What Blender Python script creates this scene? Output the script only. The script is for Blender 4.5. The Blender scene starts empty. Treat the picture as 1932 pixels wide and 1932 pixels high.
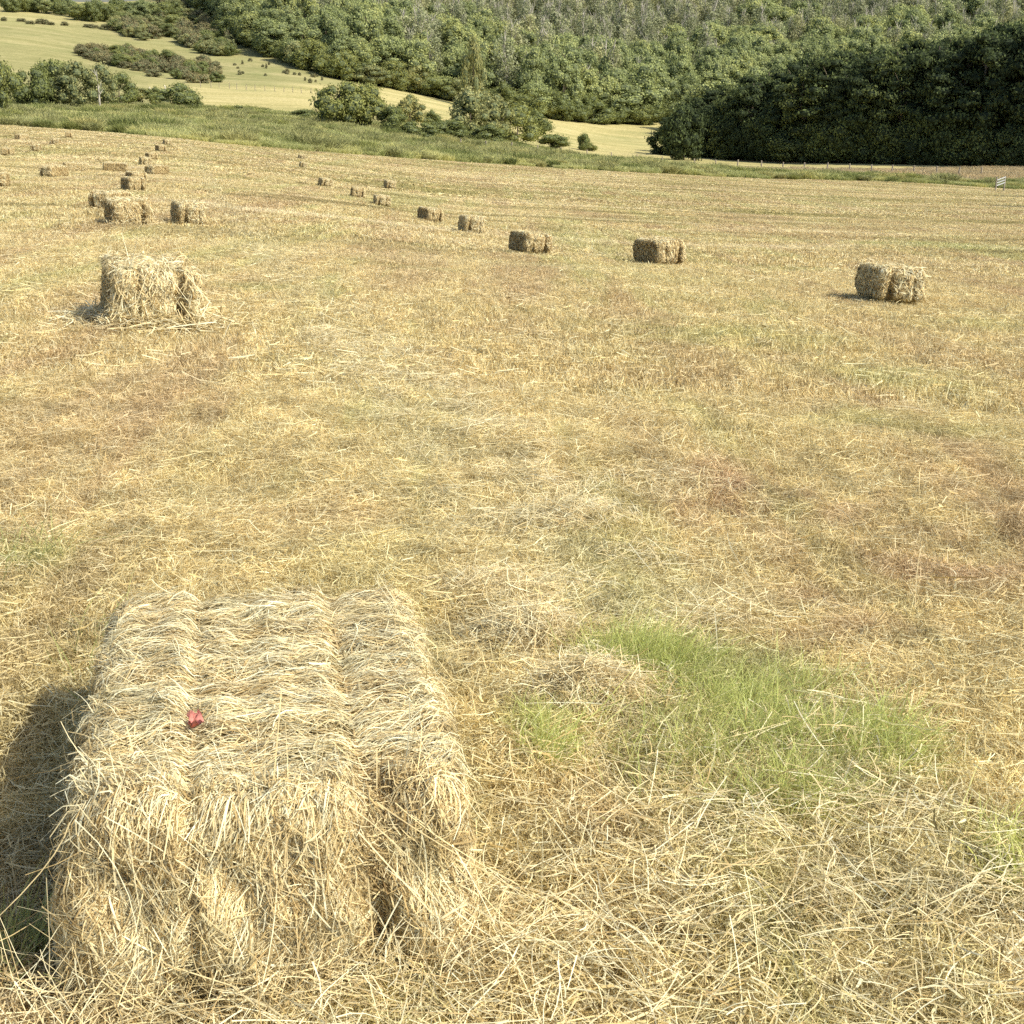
import bpy, math, random
import numpy as np
from mathutils import Vector, Matrix
rng = np.random.default_rng(7); random.seed(7)
sc = bpy.context.scene; COL = sc.collection
R = math.radians
# ---------------------------------------------------------------- survey
F, PITCH, V0, U0 = 2600.0, R(19.2), 60.0, 966.0
cP, sP = math.cos(PITCH), math.sin(PITCH); K = cP / F
US = [-900, 0, 300, 600, 850, 1150, 1500, 1932, 2900]
NEAR = [[.078,.065,.050,.045],[.083,.078,.070,.058],[.086,.080,.075,.063],[.090,.090,.086,.077],[.096,.102,.098,.088],
        [.102,.108,.104,.094],[.108,.112,.109,.101],[.115,.115,.112,.106],[.120,.118,.115,.108]]
FAR = [
 [(120,205),(180,185),(260,140),(350,90),(460,30),(560,0),(640,-10),(1600,20)],
 [(125,235),(150,222),(180,208),(260,165),(330,120),(420,60),(480,32),(560,12),(620,5),(700,3),(1600,12)],
 [(112,260),(140,248),(180,232),(240,200),(290,172),(340,150),(420,105),(500,55),(560,20),(620,7),(700,4),(1600,12)],
 [(130,285),(150,277),(180,262),(230,222),(280,188),(330,168),(380,150),(440,100),(540,20),(640,-60),(760,-110),(1600,-40)],
 [(145,304),(165,295),(190,285),(240,255),(300,225),(360,203),(410,188),(470,120),(550,45),(660,-50),(780,-110),(1600,-60)],
 [(160,322),(175,317),(200,311),(250,301),(300,288),(340,272),(380,252),(430,226),(490,160),(560,90),(660,-30),(780,-110),(1600,-60)],
 [(172,340),(185,333),(210,325),(240,315),(265,306),(310,298),(360,284),(440,240),(500,170),(570,90),(660,-20),(780,-110),(1600,-60)],
 [(185,357),(200,345),(215,331),(235,312),(280,300),(340,280),(420,220),(500,150),(600,50),(700,-30),(800,-110),(1600,-60)],
 [(190,365),(205,350),(220,340),(240,320),(280,300),(340,280),(420,220),(500,150),(600,50),(700,-30),(800,-110),(1600,-60)]]
def v2s(v, Y):
    r = (v - V0) * K; h = r * Y * cP / (1 - r * sP); return (h - 1.0) / Y
LG = np.linspace(math.log(5), math.log(1700), 240)
UG = np.linspace(-900, 2900, 191)
tab = []
for n, f in zip(NEAR, FAR):
    ys = [5, 9, 25, 50, 90] + [a for a, _ in f]; ss = [n[0]] + n + [v2s(b, a) for a, b in f]
    tab.append(np.interp(LG, np.log(ys), ss))
tab = np.array(tab)
TS = np.array([np.interp(UG, US, tab[:, j]) for j in range(len(LG))]).T
def blur(a, n, ax):
    for _ in range(n):
        p = np.concatenate([np.take(a, [0], ax), a, np.take(a, [-1], ax)], ax)
        L = a.shape[ax]
        a = (np.take(p, range(0, L), ax) + 2 * a + np.take(p, range(2, L + 2), ax)) / 4
    return a
TS = blur(blur(TS, 12, 0), 2, 1)
def sst(x, a, b):
    t = np.clip((x - a) / (b - a), 0, 1); return t * t * (3 - 2 * t)
def table_s(a, Y):
    # a = X / Y (tangent of azimuth) mapped to the survey columns
    u = np.clip(U0 + a * F / .96, -900, 2899.9); lg = np.clip(np.log(np.maximum(Y, 5.001)), LG[0], LG[-1] - 1e-6)
    iu = (u - UG[0]) / (UG[1] - UG[0]); il = (lg - LG[0]) / (LG[1] - LG[0])
    i = iu.astype(int); j = il.astype(int); fu = iu - i; fl = il - j
    i1 = np.minimum(i + 1, len(UG) - 1); j1 = np.minimum(j + 1, len(LG) - 1)
    return (TS[i, j] * (1 - fu) + TS[i1, j] * fu) * (1 - fl) + (TS[i, j1] * (1 - fu) + TS[i1, j1] * fu) * fl
def sn(x, y, k=1.0, s=0.0):
    x = x * k; y = y * k
    return (np.sin(1.3 * x + 2.1 * y + s) + np.sin(-2.3 * x + 1.7 * y + 1.3 + 2 * s) + np.sin(3.1 * x + .7 * y + 2.9 + s) * .7 + np.sin(.9 * x - 3.7 * y + .4 + s) * .6) / 3.3
def H(X, Y):
    X = np.asarray(X, float); Y = np.asarray(Y, float); X, Y = np.broadcast_arrays(X, Y)
    Xc = 60 * np.tanh(X / 60)
    hn = 1.0 + .095 * (np.where(Y < 0, 80 * np.tanh(Y / 80), Y)) + .035 * Xc
    Ys = np.maximum(Y, 5.0)
    hf = 1.0 + table_s(X / Ys, Ys) * Ys
    w = sst(Y, 2.0, 9.0)
    h = hn * (1 - w) + hf * w
    b = np.exp(-(np.maximum(Y, 0) / 30) ** 2)
    z = -h + b * (.022 * sn(X, Y, 3.1) + .010 * sn(X, Y, 8.3, 1.) + .022 * sn(X, Y, 1.1, 2.)) + .05 * sn(X, Y, .35, 1.) * sst(Y, 8, 30) * (1 - sst(Y, 90, 120))
    far = sst(Y, 130, 220)
    return z + far * (.35 * sn(X, Y, .06, .7))
def Hf(x, y): return float(H(np.array([x]), np.array([y]))[0])
def nrm(X, Y, e=.15):
    dx = (H(X + e, Y) - H(X - e, Y)) / (2 * e); dy = (H(X, Y + e) - H(X, Y - e)) / (2 * e)
    n = np.stack([-dx, -dy, np.ones_like(dx)], -1); return n / np.linalg.norm(n, axis=-1, keepdims=True)
def proj(X, Y, Z):
    z = Y * cP - Z * sP; return U0 + F * X / z, U0 + F * (-Z * cP - Y * sP) / z
YS = np.exp(np.linspace(math.log(1.0), math.log(900), 1600))
def at(u, v, ymin=0):
    """ground point seen at a surveyed bearing and dip (first one going outwards)"""
    X = (u - U0) / F * YS * cP
    for _ in range(3):
        Z = H(X, YS); X = (u - U0) / F * (YS * cP - Z * sP)
    vv = proj(X, YS, H(X, YS))[1]
    ok = np.where((vv <= v) & (YS > ymin))[0]
    i = ok[0] if len(ok) else len(YS) - 1
    return float(X[i]), float(YS[i]), Hf(X[i], YS[i])
def atY(u, Y):
    X = (u - U0) / F * Y * cP
    for _ in range(3):
        Z = Hf(X, Y); X = (u - U0) / F * (Y * cP - Z * sP)
    return float(X), float(Y), Hf(X, Y)

# ---------------------------------------------------------------- helpers
def tag(o, label=None, cat=None, group=None, kind=None):
    if label: o['label'] = label
    if cat: o['category'] = cat
    if group: o['group'] = group
    if kind: o['kind'] = kind
    return o
def mesh(name, V, Q, attrs=None, mats=(), midx=None, smooth=False):
    """V (n,3); Q list of (m,k) index arrays"""
    if not isinstance(Q, (list, tuple)): Q = [Q]
    me = bpy.data.meshes.new(name); me.vertices.add(len(V)); me.vertices.foreach_set('co', np.asarray(V, np.float32).ravel())
    tot = sum(q.size for q in Q); npol = sum(len(q) for q in Q)
    me.loops.add(tot); me.loops.foreach_set('vertex_index', np.concatenate([q.ravel() for q in Q]).astype(np.int32))
    me.polygons.add(npol)
    lt = np.concatenate([np.full(len(q), q.shape[1]) for q in Q]); ls = np.concatenate([[0], np.cumsum(lt)[:-1]])
    me.polygons.foreach_set('loop_start', ls.astype(np.int32))
    for m in mats: me.materials.append(m)
    if midx is not None: me.polygons.foreach_set('material_index', midx.astype(np.int32))
    me.polygons.foreach_set('use_smooth', np.full(npol, smooth))
    for k, a in (attrs or {}).items():
        at_ = me.attributes.new(k, 'FLOAT', 'POINT'); at_.data.foreach_set('value', np.asarray(a, np.float32))
    me.update(calc_edges=True); me.validate(); return me
def link(name, me, parent=None, loc=None):
    o = bpy.data.objects.new(name, me); COL.objects.link(o)
    if parent: o.parent = parent
    if loc is not None: o.location = loc
    return o
def empty(name, loc, rz=0):
    o = bpy.data.objects.new(name, None); COL.objects.link(o); o.location = loc; o.rotation_euler = (0, 0, rz); o.empty_display_size = .3; return o
def unit(a): return a / np.maximum(np.linalg.norm(a, axis=-1, keepdims=True), 1e-9)
def ribbons(P, D, L, W, side, bend, K=3, tip=.35):
    """strand ribbons: start P, direction D, length L, width W, side vector, bend vector; K segments"""
    n = len(P); t = np.linspace(0, 1, K + 1)[None, :, None]
    c = P[:, None] + D[:, None] * L[:, None, None] * t + bend[:, None] * (t * t)
    w = W[:, None, None] * .5 * (1 - (1 - tip) * np.abs(t) ** 2)
    a = c - side[:, None] * w; b = c + side[:, None] * w
    V = np.stack([a, b], 2).reshape(n * (K + 1) * 2, 3)
    base = (np.arange(n) * (K + 1) * 2)[:, None] + (np.arange(K) * 2)[None]
    Q = np.stack([base, base + 1, base + 3, base + 2], -1).reshape(-1, 4)
    return V, Q, (K + 1) * 2
def rsph(n):
    return unit(rng.normal(size=(n, 3)))
def tube(pts, rad, nseg=6):
    pts = np.asarray(pts, float); m = len(pts); V = []
    for i in range(m):
        d = pts[min(i + 1, m - 1)] - pts[max(i - 1, 0)]; d = d / (np.linalg.norm(d) + 1e-9)
        a = np.cross(d, [0, 0, 1.]) if abs(d[2]) < .9 else np.cross(d, [1., 0, 0]); a /= np.linalg.norm(a); b = np.cross(d, a)
        th = np.arange(nseg) * 2 * math.pi / nseg
        V.append(pts[i] + rad[i] * (np.cos(th)[:, None] * a + np.sin(th)[:, None] * b))
    V = np.concatenate(V); Q = []
    for i in range(m - 1):
        for j in range(nseg):
            k = (j + 1) % nseg; Q.append((i * nseg + j, i * nseg + k, (i + 1) * nseg + k, (i + 1) * nseg + j))
    return V, np.array(Q)
class MB:
    def __init__(s): s.V = []; s.Q = {}; s.n = 0; s.A = []; s.order = []
    def add(s, V, Q, r=0.5, m=0):
        s.V.append(V); s.order.append((Q + s.n, m)); s.n += len(V); s.A.append(np.broadcast_to(r, (len(V),)).astype(float))
    def box(s, c, d, rot=None, r=.5, m=0):
        q = np.array([[x, y, z] for x in (-1, 1) for y in (-1, 1) for z in (-1, 1)]) * np.array(d) / 2
        if rot is not None: q = q @ np.array(rot).T
        s.add(q + np.array(c), np.array([(0, 1, 3, 2), (4, 6, 7, 5), (0, 4, 5, 1), (2, 3, 7, 6), (0, 2, 6, 4), (1, 5, 7, 3)]), r, m)
    def mesh(s, name, mats, smooth=False):
        Qs = [q for q, _ in s.order]; mi = np.concatenate([np.full(len(q), m) for q, m in s.order])
        return mesh(name, np.concatenate(s.V), Qs, {'rnd': np.concatenate(s.A)}, mats, mi, smooth)

# ---------------------------------------------------------------- materials
class N:
    def __init__(s, nt): s.nt = nt; s.n = nt.nodes; s.l = nt.links
    def new(s, t, **kw):
        nd = s.n.new(t)
        for k, v in kw.items(): setattr(nd, k, v)
        return nd
    def put(s, sock, v):
        if isinstance(v, bpy.types.NodeSocket): s.l.new(v, sock)
        else: sock.default_value = v
    def math(s, op, a, b=0.0, c=None, clamp=False):
        nd = s.new('ShaderNodeMath', operation=op, use_clamp=clamp); s.put(nd.inputs[0], a); s.put(nd.inputs[1], b)
        if c is not None: s.put(nd.inputs[2], c)
        return nd.outputs[0]
    def noise(s, vec, scale, detail=3, rough=.55, dist=0):
        nd = s.new('ShaderNodeTexNoise'); s.put(nd.inputs['Vector'], vec); nd.inputs['Scale'].default_value = scale
        nd.inputs['Detail'].default_value = detail; nd.inputs['Roughness'].default_value = rough; nd.inputs['Distortion'].default_value = dist
        return nd.outputs['Fac']
    def rng(s, v, a, b, c=0., d=1.):
        nd = s.new('ShaderNodeMapRange', interpolation_type='SMOOTHSTEP'); s.put(nd.inputs[0], v)
        for i, x in enumerate((a, b, c, d)): nd.inputs[i + 1].default_value = x
        return nd.outputs[0]
    def mix(s, f, a, b, mode='MIX'):
        nd = s.new('ShaderNodeMix', data_type='RGBA', blend_type=mode); s.put(nd.inputs[0], f)
        s.put(nd.inputs[6], a if isinstance(a, bpy.types.NodeSocket) else (*a, 1)); s.put(nd.inputs[7], b if isinstance(b, bpy.types.NodeSocket) else (*b, 1))
        return nd.outputs[2]
    def ramp(s, v, stops):
        nd = s.new('ShaderNodeValToRGB'); s.put(nd.inputs[0], v); e = nd.color_ramp.elements
        while len(e) > 1: e.remove(e[-1])
        e[0].position = stops[0][0]; e[0].color = (*stops[0][1], 1)
        for p, c in stops[1:]:
            x = e.new(p); x.color = (*c, 1)
        return nd.outputs[0]
    def attr(s, name):
        nd = s.new('ShaderNodeAttribute', attribute_name=name); return nd.outputs['Fac']
    def scale(s, col, f):
        nd = s.new('ShaderNodeVectorMath', operation='SCALE'); s.l.new(col, nd.inputs[0]); s.put(nd.inputs['Scale'], f); return nd.outputs[0]
def newmat(name):
    m = bpy.data.materials.new(name); m.use_nodes = True; m.node_tree.nodes.clear(); return m, N(m.node_tree)
def finish(n, col, transl=0.25, rough=.6, bump=None, spec=0.0, tcol=None):
    out = n.new('ShaderNodeOutputMaterial')
    if spec > 0:
        d = n.new('ShaderNodeBsdfPrincipled'); n.put(d.inputs['Base Color'], col); d.inputs['Roughness'].default_value = rough
        d.inputs['Specular IOR Level'].default_value = spec
    else:
        d = n.new('ShaderNodeBsdfDiffuse'); n.put(d.inputs['Color'], col)
    if bump is not None: n.l.new(bump, d.inputs['Normal'])
    if transl > 0:
        t = n.new('ShaderNodeBsdfTranslucent'); n.put(t.inputs['Color'], tcol if tcol is not None else col)
        x = n.new('ShaderNodeMixShader'); x.inputs[0].default_value = transl
        n.l.new(d.outputs[0], x.inputs[1]); n.l.new(t.outputs[0], x.inputs[2]); n.l.new(x.outputs[0], out.inputs[0])
    else: n.l.new(d.outputs[0], out.inputs[0])

STRAW = [(0, (.34, .23, .085)), (.25, (.65, .485, .205)), (.6, (.95, .775, .39)), (1, (1.0, .96, .64))]
GREEN = [(0, (.25, .26, .08)), (.4, (.52, .53, .19)), (1, (.88, .86, .44))]
BROWN = [(0, (.23, .14, .065)), (.4, (.55, .375, .20)), (1, (.92, .72, .45))]
# field colour as a node group shared by ground and stubble
g = bpy.data.node_groups.new('hay_colour', 'ShaderNodeTree')
g.interface.new_socket('Rnd', in_out='INPUT', socket_type='NodeSocketFloat')
g.interface.new_socket('Color', in_out='OUTPUT', socket_type='NodeSocketColor')
n = N(g); gi = n.new('NodeGroupInput'); go = n.new('NodeGroupOutput'); pos = n.new('ShaderNodeNewGeometry').outputs['Position']
flat = n.new('ShaderNodeVectorMath', operation='MULTIPLY'); n.l.new(pos, flat.inputs[0]); flat.inputs[1].default_value = (1, 1, 0); pos = flat.outputs[0]
def blobs(lst):
    tot = None
    for (x, y, r, st) in lst:
        d = n.new('ShaderNodeVectorMath', operation='DISTANCE'); n.l.new(pos, d.inputs[0]); d.inputs[1].default_value = (x, y, 0)
        m = n.rng(d.outputs['Value'], r, r * .15, 0, st); tot = m if tot is None else n.math('MAXIMUM', tot, m)
    return tot
def B(u, v, rpx, st):
    x, y, z = at(u, v); x2, _, _ = at(u + rpx, v); return (x, y, abs(x2 - x), st)
gb = blobs([B(1350, 1290, 330, .8), B(1560, 1420, 300, .8), B(1000, 1370, 120, .7), B(1900, 1640, 200, .8), B(1820, 468, 200, 1.0), B(1640, 462, 90, .9), B(1480, 450, 60, .7), B(1700, 820, 300, .45), B(1480, 510, 130, .6),
            B(500, 550, 160, .5), B(1350, 640, 350, .5), B(1700, 720, 300, .5), B(60, 1080, 160, .5), B(1870, 620, 200, .45), B(1900, 470, 100, .9), B(560, 690, 150, .3)])
bb = blobs([B(1350, 950, 480, 1.), B(1750, 1080, 450, 1.), B(1500, 1180, 380, .85), B(1000, 640, 250, .5), B(1150, 1560, 280, .5), B(600, 1000, 300, .4), B(930, 1250, 160, .6),
            B(1250, 720, 260, .5), B(100, 700, 160, .4), B(1700, 1800, 400, .35)])
n1 = n.rng(n.noise(pos, .45, 4, .6), .52, .72); n1b = n.rng(n.noise(pos, .09, 3, .6), .5, .68)
gf = n.math('MULTIPLY', n.math('ADD', n.math('MULTIPLY', n1, .55), n.math('MULTIPLY', n1b, .45)), .6)
gf = n.math('MAXIMUM', gf, n.math('MULTIPLY', gb, n.rng(n.noise(pos, 2.2, 3), .3, .6)))
bf = n.math('MAXIMUM', n.math('MULTIPLY', n.rng(n.noise(pos, .9, 5, .7), .53, .75), .5), n.math('MULTIPLY', bb, n.rng(n.noise(pos, 3.2, 5, .75), .38, .62)))
mp3 = n.new('ShaderNodeMapping', vector_type='POINT'); n.l.new(pos, mp3.inputs[0]); mp3.inputs['Rotation'].default_value = (0, 0, -R(14)); mp3.inputs['Scale'].default_value = (.95, .10, 1)
row = n.noise(mp3.outputs[0], 1.0, 5, .7, .5)
spy = n.new('ShaderNodeSeparateXYZ'); n.l.new(pos, spy.inputs[0])
lin = n.math('ADD', n.math('ADD', spy.outputs[0], n.math('MULTIPLY', spy.outputs[1], .235)), n.math('MULTIPLY', n.math('SUBTRACT', n.noise(pos, 1.6, 3), .5), .5))
rake = n.math('MULTIPLY', n.rng(n.math('ABSOLUTE', n.math('SUBTRACT', lin, .92)), .42, .10), n.rng(n.noise(pos, 4., 4, .7), .35, .6))
base = n.ramp(gi.outputs[0], STRAW)
mp4 = n.new('ShaderNodeMapping', vector_type='POINT'); n.l.new(pos, mp4.inputs[0]); mp4.inputs['Rotation'].default_value = (0, 0, -R(14)); mp4.inputs['Scale'].default_value = (.36, .03, 1); mp4.inputs['Location'].default_value = (3.3, 1.7, 0)
row2 = n.noise(mp4.outputs[0], 1.0, 4, .65, .35)
bf = n.math('MAXIMUM', bf, n.math('MULTIPLY', n.rng(row, .50, .64), .65)); bf = n.math('MAXIMUM', bf, n.math('MULTIPLY', n.rng(row2, .52, .64), .6))
gf = n.math('MAXIMUM', gf, n.math('MULTIPLY', n.rng(row, .46, .34), .52)); gf = n.math('MAXIMUM', gf, n.math('MULTIPLY', n.rng(row2, .46, .35), .5))
c = n.mix(bf, base, n.ramp(gi.outputs[0], BROWN))
c = n.mix(gf, c, n.ramp(gi.outputs[0], GREEN))
mp = n.new('ShaderNodeMapping', vector_type='POINT'); n.l.new(pos, mp.inputs[0]); mp.inputs['Rotation'].default_value = (0, 0, -math.atan2(60, 114)); mp.inputs['Scale'].default_value = (.07, .50, 1)
st = n.noise(mp.outputs[0], 1.0, 5, .65, .4)
sep = n.new('ShaderNodeSeparateXYZ'); n.l.new(pos, sep.inputs[0])
amt = n.rng(sep.outputs[1], 8, 30)
gsw = n.math('MULTIPLY', n.rng(st, .48, .36), n.math('MULTIPLY', amt, .8))
c = n.mix(gsw, c, (.40, .33, .15))
psw = n.math('MULTIPLY', n.rng(st, .52, .66), n.math('MULTIPLY', amt, .7))
c = n.mix(psw, c, (1.0, .88, .58))
mp2 = n.new('ShaderNodeMapping', vector_type='POINT'); n.l.new(pos, mp2.inputs[0]); mp2.inputs['Rotation'].default_value = (0, 0, -math.atan2(60, 114)); mp2.inputs['Scale'].default_value = (.05, .14, 1)
st2 = n.noise(mp2.outputs[0], 1.0, 6, .75, .6); amt2 = n.rng(sep.outputs[1], 25, 60)
c = n.mix(n.math('MULTIPLY', n.rng(st2, .50, .38), n.math('MULTIPLY', amt2, .75)), c, (.45, .40, .16))
c = n.mix(n.math('MULTIPLY', n.rng(st2, .52, .62), n.math('MULTIPLY', amt2, .5)), c, (1.0, .85, .50))
fine = n.rng(n.noise(pos, 7, 3), .3, .7, .82, 1.1)
c = n.mix(n.math('MULTIPLY', rake, .5), c, n.ramp(gi.outputs[0], [(0, (.30, .24, .11)), (.5, (.80, .69, .37)), (1, (1, .96, .68))])); c = n.scale(c, fine); c = n.scale(c, n.rng(n.noise(pos, 3.1, 5, .75), .32, .6, .78, 1.08))
n.l.new(c, go.inputs[0])

def hay_field_mat(name, rnd_src, tr=.25, gain=1.0):
    m, n = newmat(name); gr = n.new('ShaderNodeGroup'); gr.node_tree = g
    if rnd_src == 'attr': n.l.new(n.attr('rnd'), gr.inputs[0])
    else: n.l.new(n.rng(n.noise(n.new('ShaderNodeNewGeometry').outputs['Position'], 30, 4, .7), .3, .75, .0, .62), gr.inputs[0])
    finish(n, n.scale(gr.outputs[0], gain), tr); return m
M_stub = hay_field_mat('stubble_straw', 'attr', .26)
M_fieldg = hay_field_mat('mown_field_ground', 'noise', 0, .46)  # soil and thatch, darkened by gain to paint shade between the blades
def straw_mat(name, stops, tr=.25, k=1.0):
    m, n = newmat(name); c = n.ramp(n.attr('rnd'), stops)
    gp = n.new('ShaderNodeTexCoord').outputs['Object']
    c = n.mix(n.rng(n.noise(gp, 9, 3), .5, .75, 0, .55), c, n.ramp(n.attr('rnd'), [(0, (.22, .2, .10)), (1, (.68, .63, .38))]))
    c = n.scale(c, n.rng(n.noise(gp, 22, 2), .3, .7, .8 * k, 1.08 * k)); finish(n, c, tr); return m
M_straw = straw_mat('bale_straw', [(0, (.30, .20, .09)), (.22, (.60, .44, .20)), (.6, (.92, .76, .42)), (1, (1.0, .96, .68))], .15)
M_core = straw_mat('bale_core', [(0, (.24, .17, .075)), (1, (.52, .39, .18))], 0, .8)  # darker than the strands, so gaps and grooves get painted shade
def plain(name, col, var=.15, sc_=8., rough=.7, tr=0, spec=0.):
    m, n = newmat(name); gp = n.new('ShaderNodeTexCoord').outputs['Object']
    c = n.scale(n.mix(0, col, col), n.rng(n.noise(gp, sc_, 4, .6), .25, .75, 1 - var, 1 + var)); finish(n, c, tr, rough, spec=spec); return m
M_twine = plain('baler_twine', (.55, .42, .22), .25, 40)
M_red = plain('red_plastic', (.68, .27, .22), .35, 120, tr=.2)
M_wood = plain('weathered_wood', (.36, .31, .24), .3, 4)
M_pale = plain('pale_stone', (.72, .66, .54), .2, 3)
M_metal = plain('galvanised_metal', (.55, .57, .56), .15, 4, .45, spec=.5)
M_bark = plain('tree_bark', (.17, .14, .105), .35, 3)
M_barkgrey = plain('grey_bark', (.50, .46, .38), .3, 1.5)
def foliage(name, dark, mid, light, tr=.3, hue=.12):
    m, n = newmat(name); gp = n.new('ShaderNodeTexCoord').outputs['Object']
    oi = n.new('ShaderNodeObjectInfo').outputs['Random']
    f = n.math('ADD', n.math('MULTIPLY', n.attr('rnd'), .62), n.math('MULTIPLY', n.noise(gp, .45, 2), .38))
    f = n.math('ADD', f, n.math('MULTIPLY', n.math('SUBTRACT', oi, .5), .42))
    c = n.ramp(f, [(.05, dark), (.5, mid), (.95, light)])
    c = n.mix(n.rng(oi, .55, 1., 0, .5), c, (mid[0] * 1.28 + .01, mid[1] * 1.16, mid[2] * .9)); finish(n, c, tr); return m
F_broad = foliage('broadleaf_foliage', (.23, .26, .115), (.40, .45, .185), (.64, .66, .30))  # albedo raised to put distance haze into the leaf colour
F_dark = foliage('shaded_foliage', (.046, .060, .032), (.100, .128, .055), (.26, .31, .11), .22)  # low albedo puts the backlit wood's shade into the leaf colour
F_grey = foliage('thin_grey_foliage', (.24, .26, .15), (.39, .41, .23), (.57, .58, .36))
F_bush = foliage('hedge_foliage', (.11, .13, .045), (.25, .28, .095), (.44, .46, .18))
F_pale = foliage('pale_bush_foliage', (.19, .20, .08), (.38, .38, .16), (.58, .56, .28))
F_gorse = foliage('gorse_foliage', (.13, .12, .065), (.24, .215, .115), (.38, .35, .19), .15)
F_core = plain('crown_interior', (.15, .175, .09), .3, 1)  # for filler blobs: dark colour paints the shade among the leaves
F_dcore = plain('dark_crown_interior', (.040, .052, .030), .3, 1)  # darker filler for the right-hand wood, its shade painted in too
F_rough = foliage('rough_grass_blades', (.23, .26, .09), (.47, .49, .19), (.80, .75, .40))
M_grass = foliage('fresh_green_grass', (.55, .50, .20), (.64, .71, .24), (.99, 1.0, .58), .45)

# hill and valley ground: colour zones are stored per vertex
def ground_mat(name):
    m, n = newmat(name); pos = n.new('ShaderNodeNewGeometry').outputs['Position']
    z = n.attr('zone'); dry = n.attr('dry')
    mp = n.new('ShaderNodeMapping'); n.l.new(pos, mp.inputs[0]); mp.inputs['Scale'].default_value = (.03, .13, .03); mp.inputs['Rotation'].default_value = (0, 0, .25)
    s1 = n.noise(mp.outputs[0], 1, 6, .65); s2 = n.noise(pos, .35, 5, .7); s3 = n.noise(pos, 1.6, 3, .7)
    green = n.ramp(n.math('ADD', n.math('MULTIPLY', s1, .6), n.math('MULTIPLY', s2, .4)), [(.36, (.23, .23, .095)), (.52, (.34, .32, .145)), (.66, (.47, .41, .21))])
    tan = n.ramp(n.math('ADD', n.math('MULTIPLY', s1, .6), n.math('MULTIPLY', s3, .4)), [(.34, (.35, .32, .13)), (.5, (.52, .45, .20)), (.66, (.66, .56, .29))])
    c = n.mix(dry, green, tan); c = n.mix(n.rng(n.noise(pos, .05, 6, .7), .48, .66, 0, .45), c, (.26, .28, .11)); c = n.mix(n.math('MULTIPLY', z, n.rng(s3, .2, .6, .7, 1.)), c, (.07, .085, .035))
    finish(n, n.scale(c, n.rng(s3, .25, .75, .86, 1.1)), 0); return m
M_hill = ground_mat('pasture_ground')

# ---------------------------------------------------------------- ground
EU = np.array([-900, 0, 400, 770, 966, 1260, 1600, 1932, 2900]); EY = np.array([112, 125, 115, 140, 150, 165, 178, 185, 190])
def edgeY(X, Y):   # distance of the field's far edge on this bearing
    u = U0 + X / np.maximum(Y, 5) * F / .955; return np.interp(u, EU, EY)
th = np.concatenate([np.linspace(-180, -40, 36)[:-1], np.linspace(-40, 40, 330), np.linspace(40, 180, 36)[1:]])
rr = np.concatenate([[.0], np.exp(np.linspace(math.log(.5), math.log(3000), 420))])
T, RR = np.meshgrid(np.radians(th), rr, indexing='ij')
GX, GY = np.sin(T) * RR, np.cos(T) * RR; GZ = H(GX, GY)
nt, nr = GX.shape
idx = np.arange(nt * nr).reshape(nt, nr)
Q = np.stack([idx[:-1, :-1], idx[1:, :-1], idx[1:, 1:], idx[:-1, 1:]], -1).reshape(-1, 4)[:, ::-1]
Vg = np.stack([GX, GY, GZ], -1).reshape(-1, 3)
cx = Vg[Q].mean(1); uC, vC = None, None
ed = edgeY(cx[:, 0], cx[:, 1])
isfield = cx[:, 1] < ed
isvalley = ~isfield & (cx[:, 1] < 420)
X_, Y_, Z_ = Vg.T; uu, vv = proj(X_, np.maximum(Y_, 1), Z_)
wood_u = np.array([300, 346, 435, 520, 622, 850, 1050, 1260, 1500, 2000, 3500]); 
wood_Y = np.array([720, atY(346, 600)[1], at(435, 78, 200)[1], at(520, 112, 200)[1], at(622, 146, 200)[1], at(850, 190, 200)[1], at(1050, 226, 200)[1], at(1260, 230, 200)[1], 440, 430, 420])
def inwood(u, Y): return Y - np.interp(u, wood_u, wood_Y)
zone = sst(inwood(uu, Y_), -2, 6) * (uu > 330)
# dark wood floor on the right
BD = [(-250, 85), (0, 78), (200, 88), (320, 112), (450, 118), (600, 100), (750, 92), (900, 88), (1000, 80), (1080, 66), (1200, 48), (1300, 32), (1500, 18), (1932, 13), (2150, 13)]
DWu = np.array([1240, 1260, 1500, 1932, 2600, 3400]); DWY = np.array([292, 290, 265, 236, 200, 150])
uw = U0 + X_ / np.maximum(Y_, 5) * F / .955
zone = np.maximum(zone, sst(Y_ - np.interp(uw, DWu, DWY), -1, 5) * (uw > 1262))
dry = np.zeros(len(Vg))
dry = np.maximum(dry, sst(Y_, 150, 190) * (1 - sst(vv, 0, 1) * 0) * sst(vv, 150, 172) * (uu > 280))
dry = np.maximum(dry, sst(uu, 900, 1000) * sst(Y_, 190, 230)); dry = np.maximum(dry, (uw > 1250) * sst(Y_, 192, 205))
dry = np.maximum(dry, .55 * (1 - sst(vv, 28, 55)) * (uu < 330)); dry = np.where(Y_ < 180, np.minimum(dry, .6), dry)
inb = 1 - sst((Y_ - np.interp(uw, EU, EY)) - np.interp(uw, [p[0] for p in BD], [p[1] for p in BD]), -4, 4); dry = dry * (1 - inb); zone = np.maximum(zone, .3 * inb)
dry = np.clip(dry * (1 - 0) + .18 + .15 * sn(X_, Y_, .05), 0, 1)
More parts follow.
